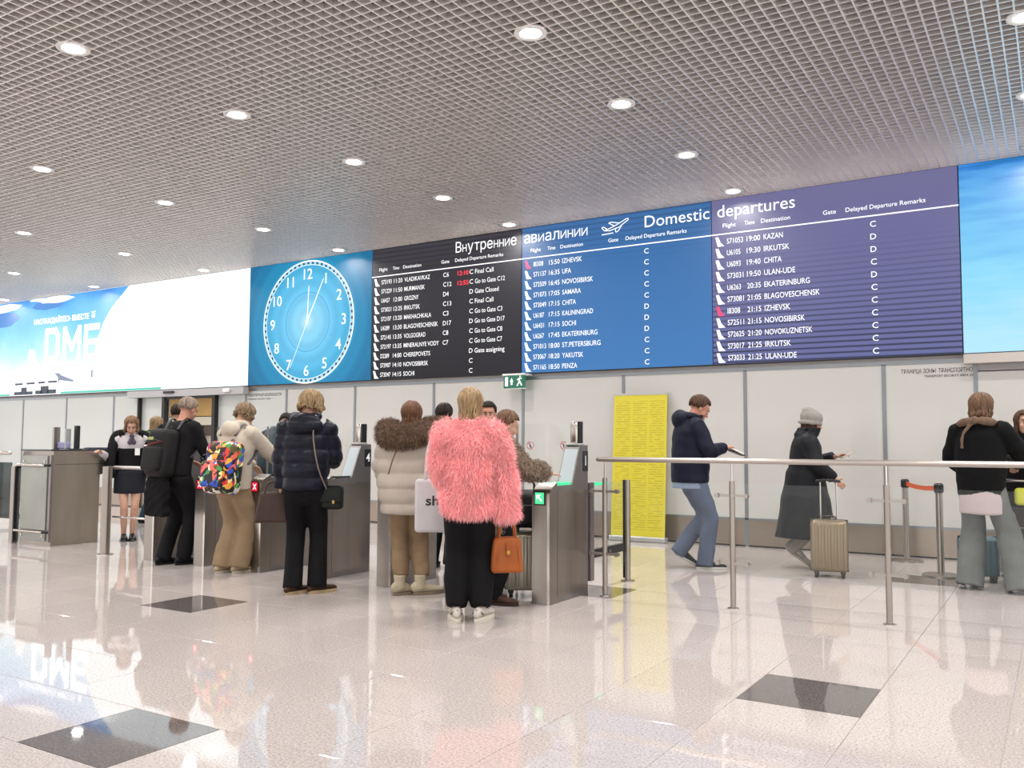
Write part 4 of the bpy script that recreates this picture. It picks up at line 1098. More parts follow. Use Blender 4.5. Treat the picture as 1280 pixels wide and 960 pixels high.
        if sleeves:
            for sg, S, E, W_ in ((1, s.shR, s.eR, s.wR), (-1, s.shL, s.eL, s.wL)):
                S2 = S + Vector((-sg * .055, 0, -.012)); En = W_ + (W_ - E).normalized() * ext
                mb.tube([S2, S + Vector((0, 0, -.008)), S.lerp(E, .5), E, E.lerp(W_, .5), En], [sl[0] * .95, sl[0], (sl[0] + sl[1]) / 2, sl[1], (sl[1] + sl[2]) / 2, sl[2]], 16, cap=False)
        if collar:
            ch, cr = collar; up = (s.hc - s.neck).normalized()
            for i in range(12):
                a = 2 * PI * i / 12; a2 = 2 * PI * (i + 1) / 12
                p = s.neck + Vector((cr * math.cos(a), cr * math.sin(a) * 1.05, 0)); q_ = s.neck + Vector((cr * math.cos(a2), cr * math.sin(a2) * 1.05, 0))
                mb.tube([p, q_], [.018, .018], 8, sub=1); mb.tube([p + up * ch, q_ + up * ch], [.014, .014], 8, sub=1); mb.tube([p, p + up * ch], [.018, .014], 8, sub=1)
        if hood:
            hw, hd, hh, dy, dz = hood
            c = s.neck + Vector((0, dy, dz)); mb.ell(c, (hw, hd, hh), 18, 11)
            mb.tube([s.neck + Vector((-.075, .05, .01)), s.neck + Vector((-.1, -.03, .03)), c + Vector((0, -.01, hh * .5)), s.neck + Vector((.1, -.03, .03)), s.neck + Vector((.075, .05, .01))], [.028, .035, .04, .035, .028], 10)
        me = remesh(mb, vox, smooth, disp); o = link(name, me, m, s.root); s.topo = o; return o
    def trousers(s, m, rad=(.10, .082, .075), top_=.99, hemz=.04, disp=None, name='trousers', vox=.012, seatw=(.168, .125), shape=None):
        k = s.k; mb = MB()
        pts = [s.spine(top_ * k - drop_(s)), s.pel, s.pel + Vector((0, 0, -.09))]
        mb.tube(pts, [(seatw[0] * .93 * s.fat, seatw[1] * .93), (seatw[0] * s.fat, seatw[1]), (seatw[0] * .93 * s.fat, seatw[1] * .9)], 20)
        for Hh, K, A_ in ((s.hipR, s.kR, s.aR), (s.hipL, s.kL, s.aL)):
            dn = (A_ - K).normalized(); hz = A_ + dn * (.085 - hemz if A_.z < .12 else .045)
            if shape: rr = shape
            else: rr = (rad[0], (rad[0] + rad[1]) / 2, rad[1], (rad[1] + rad[2]) / 2, rad[2])
            mb.tube([Hh + Vector((0, 0, -.02)), Hh.lerp(K, .5), K, K.lerp(A_, .5), hz], [rr[0], rr[1], rr[2], rr[3], rr[4]], 16, cap=False)
        me = remesh(mb, vox, 2, disp or wrinkle(.004, 16, seed=len(bpy.data.objects)))
        return link(name, me, m, s.root)
    def shoes(s, m, sole, kind='sneaker', L=.27, hz=.085):
        k = s.k
        for A_, f in ((s.aR, s.fR), (s.aL, s.fL)):
            yaw = R(f[2]); lift = f[3] if len(f) > 3 else 0; pitch = R(f[4]) if len(f) > 4 else 0
            M_ = Matrix.Translation(Vector((A_.x, A_.y, A_.z - .085 - (lift if pitch else 0)))) @ Matrix.Rotation(-yaw, 4, 'Z') @ Matrix.Translation((0, .19, 0)) @ Matrix.Rotation(-pitch, 4, 'X') @ Matrix.Translation((0, -.19, 0))
            T_ = lambda x, y, z: M_ @ Vector((x, y, z))
            wd = .047 if kind != 'chunky' else .054
            sh = .028 if kind == 'chunky' else .016
            mb = MB()
            ys = [-.075, -.05, 0, .06, .12, .17, .195]; hh = [.05, .075, .085, .062, .045, .038, .02] if kind != 'boot' else [.08, .1, .1, .07, .052, .045, .025]
            ww = [.024, .033, .036, .04, wd, .038, .018]
            mb.tube([T_(0, y * L / .27, sh + h / 2) for y, h in zip(ys, hh)], [(w_, h / 2) for w_, h in zip(ww, hh)], 14, side=tuple((M_.to_3x3() @ Vector((1, 0, 0)))))
            if kind == 'boot': mb.tube([T_(0, -.012, .05), T_(0, -.018, .10), T_(0, -.02, .165)], [(.046, .052), (.046, .052), (.052, .058)], 14, cap=False)
            me = remesh(mb, .007, 2, dec=.5); u = link('shoe', me, m, s.root)
            mb = MB(); out = []
            for t in range(20):
                a = 2 * PI * t / 20; y = .06 + .145 * L / .27 * math.cos(a); x = math.sin(a) * (wd + .004) * (1 - .18 * (1 if math.cos(a) < -.2 else 0)); out.append((x, y))
            vs = [T_(x, y, .0) for x, y in out] + [T_(x * 1.02, y * 1.0 - (y - .06) * -.02, sh * .6) for x, y in out] + [T_(x * .93, .06 + (y - .06) * .95, sh + .008) for x, y in out]
            n = 20; mb.add(vs, [tuple(reversed(range(n))), tuple(range(2 * n, 3 * n))] + [(j * n + i, j * n + (i + 1) % n, (j + 1) * n + (i + 1) % n, (j + 1) * n + i) for j in range(2) for i in range(n)])
            mb.build('sole', sole, u, smooth=False)
            if kind == 'chunky':
                mb = MB()
                for y, z in ((.05, .10), (.075, .09), (.1, .078)): mb.tube([T_(-.03, y, z - .012), T_(0, y + .004, z), T_(.03, y, z - .012)], [.004] * 3, 6)
                mb.build('laces', BLACKP, u, smooth=True)
                MB().tube([T_(-.037, -.05, .06), T_(0, -.078, .085), T_(.037, -.05, .06)], [.008] * 3, 8).build('heel_tab', mat('shoe_grey', '77726e', .6), u, smooth=True)
    def W(s, x, y, z):
        """own frame -> world"""
        return Matrix.Translation(s.loc) @ (Matrix.Rotation(s.rz, 4, 'Z') @ Vector((x, y, z)))
def drop_(s): return .93 * s.k - s.zp
def rgbmat(name, cols, scale=18, rough=.6, black=.4):
    m = bpy.data.materials.new(name); m.use_nodes = True; nt = m.node_tree; b = nt.nodes['Principled BSDF']; tc = nt.nodes.new('ShaderNodeTexCoord')
    v = nt.nodes.new('ShaderNodeTexVoronoi'); v.inputs['Scale'].default_value = scale; n = noise(nt, tc.outputs['Object'], 10, 2)
    ad_ = nt.nodes.new('ShaderNodeMixRGB'); ad_.blend_type = 'ADD'; ad_.inputs[0].default_value = .12; nt.links.new(tc.outputs['Object'], ad_.inputs[1]); nt.links.new(n, ad_.inputs[2]); nt.links.new(ad_.outputs[0], v.inputs['Vector'])
    sp_ = nt.nodes.new('ShaderNodeSeparateColor'); nt.links.new(v.outputs['Color'], sp_.inputs[0])
    k = len(cols); c = ramp(nt, sp_.outputs[0], [(i / k, q) for i, q in enumerate(cols)], 'CONSTANT')
    nt.links.new(c, b.inputs['Base Color']); b.inputs['Roughness'].default_value = rough; return m
HB = lambda n, c, v=.42: mat(n, c, .5, var=v, scale=55, stretch=(1, 1, .2))
BLONDE = HB('hair_blonde', 'a68c68'); DKBLONDE = HB('hair_dark_blonde', '8c765a'); BROWN = HB('hair_brown', '5b4030'); AUBURN = HB('hair_auburn', '74503b'); DARK = HB('hair_dark', '2c221d'); GREYH = HB('hair_grey', '8b7f76')
LTBROWN = HB('hair_light_brown', '7a5d48')
# ------------------------------------------------------------------ the people
BLK = mat('black_cloth', '0c0c10', .85, var=.15, scale=14, bump=.25, bscale=40)
# woman in the pink fur coat
p = P('woman from behind in a shaggy pink fur coat and wide black trousers', -3.625, 5.285, 4, 1.64, fr=(.09, 0, 18), fl=(-.085, 0, -8), wr=(.275, .03, .72), wl=(-.13, .20, .95), head=(4, 12), er=(1, -.3, 0), el=(-.35, -1, 0), faces=False)
p.hair(BLONDE, 'long', .17, 3, n=84)
TONE = 1.0; PK = mat('pink_fur', 'ee9396', .75, var=.16, scale=9, sheen=.3); PKT = mat('pink_fur_tips', 'fcb0b3', .7, var=.2, scale=7, sheen=.4); TONE = .68
o = p.top('fur_coat', PK, hem=.79, ext=.10, w=(.195, .195, .19, .18), d=(.14, .15, .15, .145), sl=(.088, .085, .082), disp=wrinkle(.012, 9, 3), collar=(.02, .08), vox=.014)
fu = link('fur', strands(o.data, 26000, .06, .0018, (0, 0, -.7), .9, seed=5, curl=.15), PKT, p.root); tag(fu, kind='stuff')
p.trousers(BLK, shape=(.105, .105, .098, .098, .07), hemz=.10, disp=wrinkle(.006, 9, 2, .6))
p.shoes(mat('shoe_offwhite', 'd9d2c8', .6, var=.1, scale=30), mat('sole_offwhite', 'e6dfcf', .6), 'chunky', .29)
# tan handbag
def hang_bag(name, loc, rz, label, m, size, handle_h, cat='handbag', r_=.03, taper=.8, two=True, extras=None):
    r = empty(name, loc, rz); tag(r, label, cat)
    MB().rbox((0, 0, size[2] / 2), size, r_, 4, taper=taper).build('bag_body', m, r, smooth=True)
    for sy in ((-1, 1) if two else (0,)):
        y = sy * size[1] * .3
        MB().tube([(-size[0] * .25, y, size[2] * .92), (-size[0] * .2, y, size[2] + handle_h * .7), (0, y * .5, size[2] + handle_h), (size[0] * .2, y, size[2] + handle_h * .7), (size[0] * .25, y, size[2] * .92)], [.007] * 5, 8).build('handle', m, r, smooth=True)
    return r
TAN = mat('tan_leather', 'b2622f', .45, var=.12, scale=8, bump=.3, bscale=25)
w_ = p.W(.27, .06, 0)
hb = hang_bag('tan_handbag', (w_.x, w_.y, .335), p.rz + R(12), 'tan leather handbag hanging from the hand of the woman in pink fur', TAN, (.24, .13, .255), .13)
MB().rbox((0, -.066, .17), (.03, .008, .10), .004, 2).build('front_strap', TAN, hb)
MB().cyl((0, -.075, .15), (0, -.065, .15), .014, 12).build('clasp', mat('brass', 'c9a45a', .3, .9), hb)
for sx in (-1, 1): MB().tube([(sx * .085, -.058, .03), (sx * .08, -.062, .12), (sx * .06, -.05, .21)], [.006] * 3, 6).build('seam_piping', TAN, hb, smooth=True)
# white tote bag between the two women
r = empty('white_tote_bag', (-4.03, 5.42, .58), p.rz); tag(r, 'white canvas tote bag with black letters beside the pink fur coat', 'tote bag')
CANV = mat('white_canvas', 'dcd9dd', .8, var=.03, bump=.2, bscale=20)
MB().rbox((0, 0, .21), (.30, .06, .40), .028, 4).build('bag_body', CANV, r, smooth=True)
for sx in (-1, 1): MB().tube([(sx * .07, -.02, .39), (sx * .06, .0, .6), (sx * .03, .03, .74)], [(.012, .004)] * 3, 8).build('strap', CANV, r, smooth=True)
mb = MB(); put_text(mb, 'sh', .075, lambda u, v: (-.065 + u, -.032, .215 + v), .02, width=.1); mb.build('print', SIGNB, r)

# woman in the white puffer with fur hood
p = P('woman from behind in a white puffer jacket with a brown fur hood', -4.66, 5.92, -6, 1.60, fr=(.11, 0, 72), fl=(-.06, 0.02, 62), wr=(.16, .30, .95), wl=(-.17, .28, .96), head=(12, 14), faces=False)
p.hair(AUBURN, 'long', .10, 8, n=80)
WP = mat('white_puffer', 'cfc4b8', .5, var=.04, scale=10)
p.top('puffer_jacket', WP, hem=.72, w=(.245, .27, .275, .235), d=(.175, .205, .21, .17), sl=(.10, .095, .07), disp=quilt(.020, .76, .125, wrinkle(.006, 12, 4)), vox=.012)
FH = mat('brown_fur', '6e5a4c', .8, var=.35, scale=30)
mb = MB(); n0 = p.neck
mb.tube([n0 + Vector((-.10, .10, .02)), n0 + Vector((-.20, .0, -.0)), n0 + Vector((-.19, -.13, -.06)), n0 + Vector((0, -.20, -.05)), n0 + Vector((.17, -.14, -.0)), n0 + Vector((.20, .0, .03)), n0 + Vector((.10, .10, .03))], [.05, .075, .085, .085, .08, .07, .05], 12)
me = remesh(mb, .014, 2, wrinkle(.01, 14, 2)); hd = link('fur_hood', me, FH, p.root)
tag(link('fur', strands(me, 9000, .045, .0018, (0, 0, -.2), 1.2, seed=9, curl=.2), mat('brown_fur_tips', '8b7260', .8, var=.4, scale=25), p.root), kind='stuff')
for sx in (-1,): MB().tube([n0 + Vector((sx * .12, -.24, -.12)), n0 + Vector((sx * .17, -.235, -.25)), n0 + Vector((sx * .2, -.22, -.36))], [.005] * 3, 6).build('drawstring', mat('cord_brown', '6b4a3c', .7), p.root, smooth=True)
BEIGE = mat('beige_cloth', '9d8468', .8, var=.08, scale=10, bump=.2, bscale=40)
p.trousers(BEIGE, shape=(.10, .09, .078, .072, .066), hemz=.15, disp=wrinkle(.007, 13, 6))
p.shoes(mat('cream_boot', 'cfc3a8', .6, var=.06), mat('sole_brown', '8b7a66', .7), 'boot', .27)

# woman in the navy puffer
p = P('blonde woman from behind in a navy puffer jacket and black trousers', -5.45, 5.50, 8, 1.70, fr=(.11, .02, 50), fl=(-.085, -.03, 35), wr=(.17, .33, 1.10), wl=(-.22, .10, .84), head=(22, 25), faces=False, el=(-.5, -.6, 0), er=(.35, -.3, -1))
p.hair(BLONDE, 'bob', .05, 5, n=84, thick=1.08)
NV = mat('navy_puffer', '101426', .35, var=.12, scale=9)
p.top('puffer_jacket', NV, hem=.86, w=(.205, .205, .19, .185), d=(.15, .16, .15, .14), sl=(.082, .076, .056), disp=quilt(.015, .845, .12, wrinkle(.005, 14, 6)), hood=(.15, .075, .10, -.115, -.045), collar=(.035, .082))
p.trousers(BLK, shape=(.10, .088, .08, .078, .08), hemz=.045, disp=wrinkle(.005, 10, 4, .6))
p.shoes(mat('brown_leather', '4a2f20', .5), mat('sole_cream', 'c9b088', .6), 'sneaker', .26)
q = p.W(.235, .005, 0)
r = empty('black_crossbody_bag', (q.x, q.y, .70), p.rz + R(-15)); tag(r, 'small black quilted crossbody bag of the woman in the navy puffer', 'handbag')
BKL = mat('black_quilted', '101814', .4, bump=.3, bscale=40)
MB().rbox((0, -.02, .10), (.185, .09, .20), .03, 4).build('bag_body', BKL, r, smooth=True)
MB().rbox((0, -.068, .125), (.19, .02, .13), .009, 3).build('flap', BKL, r, smooth=True)
MB().rbox((.03, -.08, .065), (.02, .006, .03), .003, 2).build('clasp', mat('brass', 'c9a45a', .3, .9), r)
s0 = p.W(.07, -.185, 1.31); s1 = p.W(.16, -.18, 1.0); 
Lr = (Matrix.Translation(r.location) @ Matrix.Rotation(p.rz + R(-15), 4, 'Z')).inverted()
MB().tube([Lr @ p.W(.05, -.02, 1.475), Lr @ p.W(.075, -.12, 1.43), Lr @ p.W(.085, -.195, 1.28), Lr @ p.W(.13, -.205, 1.05), Lr @ p.W(.19, -.13, .88)], [.006] * 5, 8).build('shoulder_strap', mat('strap_pale', '8f8276', .5, .3), r, smooth=True)
q = p.W(-.27, .10, 0)
hb = hang_bag('brown_shopper_bag', (q.x, q.y, .58), p.rz + R(10), 'dark brown shopper bag held left by the woman in the navy puffer', mat('dark_brown_leather', '4b3a36', .5, var=.1, bump=.2, bscale=20), (.34, .13, .26), .09, taper=.72)
q = p.W(.22, .40, 1.12)
ph = empty('smartphone', tuple(q), p.rz); tag(ph, 'small phone held up by the woman in the navy puffer jacket', 'phone'); MB().rbox((0, 0, .04), (.075, .01, .15), .004, 2).build('phone_body', BLACKP, ph)
MB().box((-.032, -.0062, -.025), (.032, -.0052, .105)).build('phone_screen', mat('phone_lit', hx('d8c2b8'), emit=.6), ph)

# woman in the cream jacket
p = P('woman in a cream hooded jacket wearing a multicoloured backpack', -6.90, 5.97, 44, 1.66, lean=(.07, 0), head=(28, 5), wr=(.20, .48, 1.03), wl=(-.16, .46, 1.02), fr=(.075, .05, 10), fl=(-.075, -.03, 0), er=(1, -.4, -.6))
p.hair(DKBLONDE, 'bob', .035, 15, n=80)
CR = mat('cream_cloth', 'd8cdbd', .75, var=.04, bump=.2, bscale=30)
p.top('hooded_jacket', CR, hem=.83, w=(.20, .20, .20, .20), d=(.14, .15, .15, .145), sl=(.082, .075, .05), disp=wrinkle(.006, 14, 8), hood=(.12, .08, .085, -.105, -.03))
p.trousers(mat('beige_wide', 'a58d70', .8, var=.06, bump=.2), shape=(.10, .105, .098, .098, .095), hemz=.045, disp=wrinkle(.008, 11, 9))
p.shoes(mat('cream_sneaker', 'cbb79a', .6), mat('sole_light', 'ddd2be', .6), 'sneaker', .27)
def backpack(p, m, label, size=(.32, .20, .46), yoff=-.20, z=1.10, name='backpack', xoff=0., pocket=True, trim=None, lift=0):
    lx = p.spine(z); a = math.atan2(p.lean[0], p.znk - p.zp)
    q = p.W(lx.x + xoff, lx.y + yoff, 0)
    r = empty(name, (q.x, q.y, z), p.rz); tag(r, label, 'backpack'); M_ = Matrix.Rotation(-a, 4, 'X')
    MB().rbox((0, 0, 0), size, .07, 5, M_).build('main_bag', m, r, smooth=True)
    MB().rbox((0, -size[1] / 2 - .01, -.07), (size[0] * .8, .09, size[2] * .5), .035, 4, M_).build('front_pocket', m, r, smooth=True)
    MB().tube([M_ @ Vector((-.04, size[1] / 2 - .04, size[2] / 2 - .01)), M_ @ Vector((0, size[1] / 2 - .03, size[2] / 2 + .035)), M_ @ Vector((.04, size[1] / 2 - .04, size[2] / 2 - .01))], [.008] * 3, 8).build('grab_loop', trim or m, r, smooth=True)
    mb = MB(); mb.tube([M_ @ Vector((-size[0] * .38, -size[1] / 2 - .035, .10)), M_ @ Vector((0, -size[1] / 2 - .05, .125)), M_ @ Vector((size[0] * .38, -size[1] / 2 - .035, .10))], [.005] * 3, 6); mb.build('zip', trim or BLACKP, r, smooth=True)
    for sx in (-1, 1):
        Q = lambda x, y, zz: (Matrix.Rotation(-p.rz, 4, 'Z') @ (p.W(x, y, zz) - Vector((q.x, q.y, z))))
        c = p.spine(1.38 * p.k); fy = c.y
        MB().tube([Q(sx * .09, fy - .13, 1.36 * p.k), Q(sx * .105, fy - .03, 1.475 * p.k), Q(sx * .12, fy + .11, 1.38 * p.k), Q(sx * .17, fy + .10, 1.22 * p.k), Q(sx * .2, fy - .06, 1.08 * p.k)], [(.024, .008)] * 5, 8).build('shoulder_strap', trim or BLACKP, r, smooth=True)
    return r
CAMO = rgbmat('colour_patches', ['101010', '101010', 'd8382f', '151515', 'e8a43a', '111111', '3f8f4a', 'f0e6a0', '141414', '2f4fb8', '5a4a20', '121212', 'e06a5a', 'd9d3c4', 'b02a60', '202020'], 24)
bpk = backpack(p, CAMO, 'backpack with a bright multicoloured camouflage pattern on the woman in cream', (.35, .22, .50), -.22, 1.02, xoff=.09, trim=mat('strap_greypurple', '6b6470', .6))

# man in black with a black backpack
p = P('grey-haired man in black with a black backpack at gate 7', -7.86, 6.05, 48, 1.74, lean=(.08, 0), head=(20, 0), wr=(.18, .40, 1.02), wl=(-.16, .38, 1.05), fr=(.10, .05, 12), fl=(-.09, -.04, 5), skin=SKINR, er=(.6, -1, -.5), fat=1.04)
p.hair(HB('hair_cropped', '9c8a7c'), 'short', 0, 4, n=110, thick=.955, cap=.97)
p.top('sweater', mat('black_knit', '121217', .8, var=.1), hem=.90, w=(.20, .19, .185, .18), d=(.13, .13, .13, .13), sl=(.075, .06, .044), disp=wrinkle(.005, 13, 12))
p.trousers(mat('black_trousers', '121217', .85), shape=(.105, .098, .088, .08, .075), hemz=.05, disp=wrinkle(.006, 12, 13))
p.shoes(mat('black_shoe', '131316', .5), mat('black_sole', '1a1a1a', .7), 'sneaker', .28)
bpk = backpack(p, mat('black_pack', '202022', .6, var=.15, bump=.2), 'large black backpack with a thin red stripe on the man in black', (.30, .20, .50), -.205, 1.15)
MB().tube([(-.12, -.105, .06), (0, -.125, .1), (.12, -.105, .12)], [(.006, .004)] * 3, 8).build('red_stripe', mat('stripe_red', 'a8342a', .6), bpk, smooth=True)
MB().rbox((-.0, -.14, .15), (.07, .01, .03), .004, 2).build('pale_tag', mat('tag_pale', 'bdc77f', .6), bpk)
q = p.W(-.03, -.20, 0)
r = empty('black_coat', (q.x, q.y, .50), p.rz); tag(r, 'black coat hanging folded below the black backpack', 'coat')
mb = MB(); mb.rbox((0, 0, .22), (.34, .11, .42), .05, 4, taper=.8); me = remesh(mb, .012, 2, wrinkle(.012, 14, 21)); link('folded_cloth', me, BLK, r)

# staff woman at the desk
p = P('staff woman in a black waistcoat and white shirt with a blazer over her shoulders', -10.28, 7.22, 176, 1.60, lean=(.05, 0), head=(26, 6), wr=(.36, .20, 1.13), wl=(-.24, .16, .92), fr=(.05, 0, 0), fl=(-.05, 0, 0), el=(-.5, -1, 0), er=(.2, -.4, -1))
p.hair(HB('hair_staff', '8f7052'), 'bob', .10, 19, n=80)
SH = mat('white_shirt', 'e2dfe4', .7, var=.03)
p.top('shirt', SH, hem=.88, w=(.165, .15, .155, .15), d=(.11, .105, .115, .115), sl=(.058, .05, .036), disp=wrinkle(.004, 16, 5), collar=(.02, .06))
BKV = mat('black_wool', '16161b', .8)
mb = MB(); zs = [1.27, 1.2, 1.1, 1.0, .9]; mb.tube([p.spine(z * p.k) + Vector((0, .004, 0)) for z in zs], [(.166, .12), (.165, .122), (.158, .118), (.163, .125), (.166, .128)], 20, cap=False); link('waistcoat', remesh(mb, .012, 2), BKV, p.root)
mb = MB()      # blazer draped on the shoulders, open in front, two hanging empty sleeves
for sg in (-1, 1):
    S = (p.shR if sg > 0 else p.shL)
    mb.tube([p.neck + Vector((sg * .05, -.03, .01)), S + Vector((0, -.02, .035)), S + Vector((sg * .045, -.01, -.08)), S + Vector((sg * .07, .02, -.28)), S + Vector((sg * .06, .03, -.46))], [(.05, .05), (.07, .055), (.068, .075), (.06, .08), (.055, .075)], 14)
mb.tube([p.spine(z * p.k) + Vector((0, -.09, 0)) for z in (1.42, 1.3, 1.1, .85)], [(.10, .04), (.19, .05), (.2, .05), (.2, .05)], 16)
link('blazer', remesh(mb, .012, 2, wrinkle(.004, 12, 7)), BKV, p.root)
MB().rbox(tuple(p.shL + Vector((-.02, .085, -.09))), (.07, .006, .018), .003, 2).build('name_badge', WHITEP, p.root)
MB().rbox(tuple(p.spine(1.14) + Vector((-.07, .128, 0))), (.06, .006, .09), .003, 2).build('id_card', WHITEP, p.root)
mb = MB(); nn = p.neck + Vector((0, .075, -.03)); mb.ell(nn, (.03, .02, .02), 10, 7); mb.tube([nn, nn + Vector((-.025, .035, -.08))], [.015, .028], 8, sub=1); mb.tube([nn, nn + Vector((.025, .035, -.08))], [.015, .028], 8, sub=1)
mb.build('neck_scarf', mat('scarf_check', '5a5266', .6, var=.5, scale=60), p.root, smooth=True)
mb = MB(); mb.tube([p.pel + Vector((0, 0, -.27)), p.pel + Vector((0, 0, -.15)), p.pel, p.spine(.98 * p.k)], [(.19, .185), (.19, .175), (.185, .15), (.155, .12)], 20, cap=False); link('skirt', remesh(mb, .012, 2), mat('navy_skirt', '23252f', .8), p.root)
p.shoes(mat('black_pumps', '141414', .35), BLACKP, 'sneaker', .24)

# person passing beyond the gates, dark rucksack and green scarf
GN = mat('dark_green_cloth', '1d3a33', .8, var=.2)
p = P('blonde person in dark teal beyond the barrier with a green patterned scarf', -12.2, 8.9, 60, 1.66, head=(10, 0), lean=(.06, 0), faces=False)
p.hair(BLONDE, 'long', .14, 23, n=60)
p.top('coat', GN, hem=.75, w=(.2, .2, .2, .2), d=(.15, .15, .15, .15), sl=(.08, .07, .05), collar=(.03, .09))
MB().tube([p.neck + Vector((-.09, 0, 0)), p.neck + Vector((-.06, -.1, -.02)), p.neck + Vector((.08, -.08, -.04)), p.neck + Vector((.1, .0, -.14)), p.neck + Vector((.13, -.04, -.32))], [.045] * 5, 10).build('scarf', mat('green_scarf', '6f8f3c', .8, var=.5, scale=30), p.root, smooth=True)
p.trousers(mat('teal_trousers', '1f3e46', .8)); p.shoes(BLK, BLACKP)
backpack(p, BLK, 'black rucksack on the person in dark teal beyond the barrier', (.34, .24, .46), -.26, 1.05)
p = P('dark-haired person in black beyond gate 7, behind the man in black', -10.45, 8.05, 20, 1.78, faces=False)
p.hair(DARK, 'short', 0, 6, n=60); p.top('jacket', BLK, hem=.8, w=(.21, .2, .2, .2), d=(.15,) * 4, sl=(.08, .07, .05)); p.trousers(BLK); p.shoes(BLK, BLACKP)
for i, (x, y, lb) in enumerate(((-17.35, 13.0, 'left of two dark-haired people in the room behind the sliding door'), (-16.35, 12.9, 'right of two dark-haired people in the room behind the sliding door'))):
    p = P(lb, x, y, 5, 1.64, faces=False, vox=.014); p.hair(DARK, 'bob', .04, 6 + i, n=50, thick=1.15); p.top('coat', mat('mauve_coat', '6d6468', .8), hem=.6, w=(.2,) * 4, d=(.14,) * 4, sl=(.08, .07, .05), vox=.018); p.trousers(BLK, vox=.018); p.shoes(BLK, BLACKP)
# person in teal beyond the gates, left of the navy puffer
p = P('person in a dark teal jacket beyond the gates, left of the navy puffer', -7.62, 7.15, 30, 1.66, lean=(.22, 0), head=(40, 0), faces=False, wr=(.16, .5, 1.0))
p.hair(DARK, 'short', 0, 7, n=60); p.top('jacket', mat('teal_puffer', '2d4048', .5), hem=.82, w=(.21,) * 4, d=(.16,) * 4, sl=(.09, .08, .06), hood=(.13, .07, .09, -.1, -.03)); p.trousers(BLK); p.shoes(BLK, BLACKP)
# man facing the camera beyond the gates
NVJ = mat('navy_jacket', '10162e', .6, var=.12, scale=9, bump=.15)
p = P('man with dark short hair and ruddy face behind the pink fur coat', -5.28, 8.05, 176, 1.70, head=(8, 5), skin=SKINR)
p.hair(DARK, 'short', 0, 9, n=70); p.top('jacket', mat('blue_jacket', '26344c', .6), hem=.8, w=(.22, .21, .2, .2), d=(.15,) * 4, sl=(.085, .07, .05), collar=(.03, .08)); p.trousers(BLK); p.shoes(BLK, BLACKP)
p = P('person in a navy jacket half hidden left of the pink fur coat', -5.38, 7.35, 20, 1.66, head=(10, 10), faces=False)
p.hair(DARK, 'short', 0, 10, n=60); p.top('jacket', mat('slate_jacket', '2b3a4c', .6), hem=.8, w=(.2,) * 4, d=(.14,) * 4, sl=(.08, .07, .05), collar=(.04, .08)); p.trousers(BLK); p.shoes(BLK, BLACKP)

# person in the brown curly coat reaching the scanner of gate 1
p = P('person in a brown curly fur coat reaching to the scanner of gate 1', -3.90, 5.95, 70, 1.53, lean=(.10, .0), head=(20, 0), wr=(.20, .43, 1.03), wl=(-.12, .12, .80), faces=False, fr=(.07, .03, 40), fl=(-.10, 0, 25), er=(1, -.2, -1.), curl=(.15, .5))
p.hair(LTBROWN, 'short', .02, 31, n=80)
CF = mat('curly_brown', '8b7a68', .85, var=.3, scale=40)
o = p.top('curly_coat', CF, hem=.62, w=(.185, .185, .185, .18), d=(.135, .14, .14, .14), sl=(.085, .082, .068), disp=wrinkle(.006, 30, 8), vox=.013)
tag(link('curls', strands(o.data, 9000, .03, .003, (0, 0, -.1), 1.6, seed=4, curl=.6), mat('curly_tips', 'a39280', .85, var=.35, scale=50), p.root), kind='stuff')
p.trousers(BLK, shape=(.09, .085, .075, .07, .065)); p.shoes(mat('brown_suede', '5a4238', .7), mat('sole_darkbrown', '3c2c26', .7), 'sneaker', .27)

# man in the navy parka, walking
p = P('man in a navy hooded jacket and blue jeans walking and reading papers', -3.26, 8.77, 72, 1.78, head=(32, 0), lean=(.02, 0), wr=(.12, .33, 1.23), wl=(-.08, .34, 1.21), fr=(.07, .13, 8), fl=(-.07, -.10, 0, .09, 28), skin=SKINR, er=(.8, -1, -.4), fat=1.1, curl=.7)
p.hair(BROWN, 'short', 0, 12, n=110, thick=.965, cap=.975)
p.top('hooded_jacket', NVJ, hem=.83, w=(.21, .205, .20, .20), d=(.165, .175, .175, .17), sl=(.085, .078, .056), disp=wrinkle(.006, 12, 17), hood=(.12, .085, .10, -.12, .0), collar=(.04, .082))
mb = MB(); mb.tube([p.spine(.9), p.spine(.86), p.spine(.815)], [(.205, .178)] * 3, 20, sub=1, cap=False); link('shirt_hem', remesh(mb, .012, 1), mat('light_blue_shirt', '93a6c4', .7), p.root)
JN = mat('blue_jeans', '5b6680', .8, var=.18, scale=7, bump=.2, bscale=60)
p.trousers(JN, shape=(.115, .105, .09, .085, .08), hemz=.04, disp=wrinkle(.008, 12, 18))
p.shoes(mat('black_trainer', '19191c', .5), mat('sole_white', 'd0cdc8', .6), 'sneaker', .29)
q = p.W(.0, .46, 1.205)
r = empty('papers', tuple(q), p.rz, ); tag(r, 'white papers and passport held by the man in the navy jacket', 'paper')
MB().box((-.09, -.05, -.006), (.10, .09, .006), Matrix.Rotation(R(-25), 4, 'X')).build('sheet', WHITEP, r)
MB().box((-.05, -.03, -.02), (.06, .12, -.007), Matrix.Rotation(R(-20), 4, 'X')).build('black_folder', BLACKP, r)

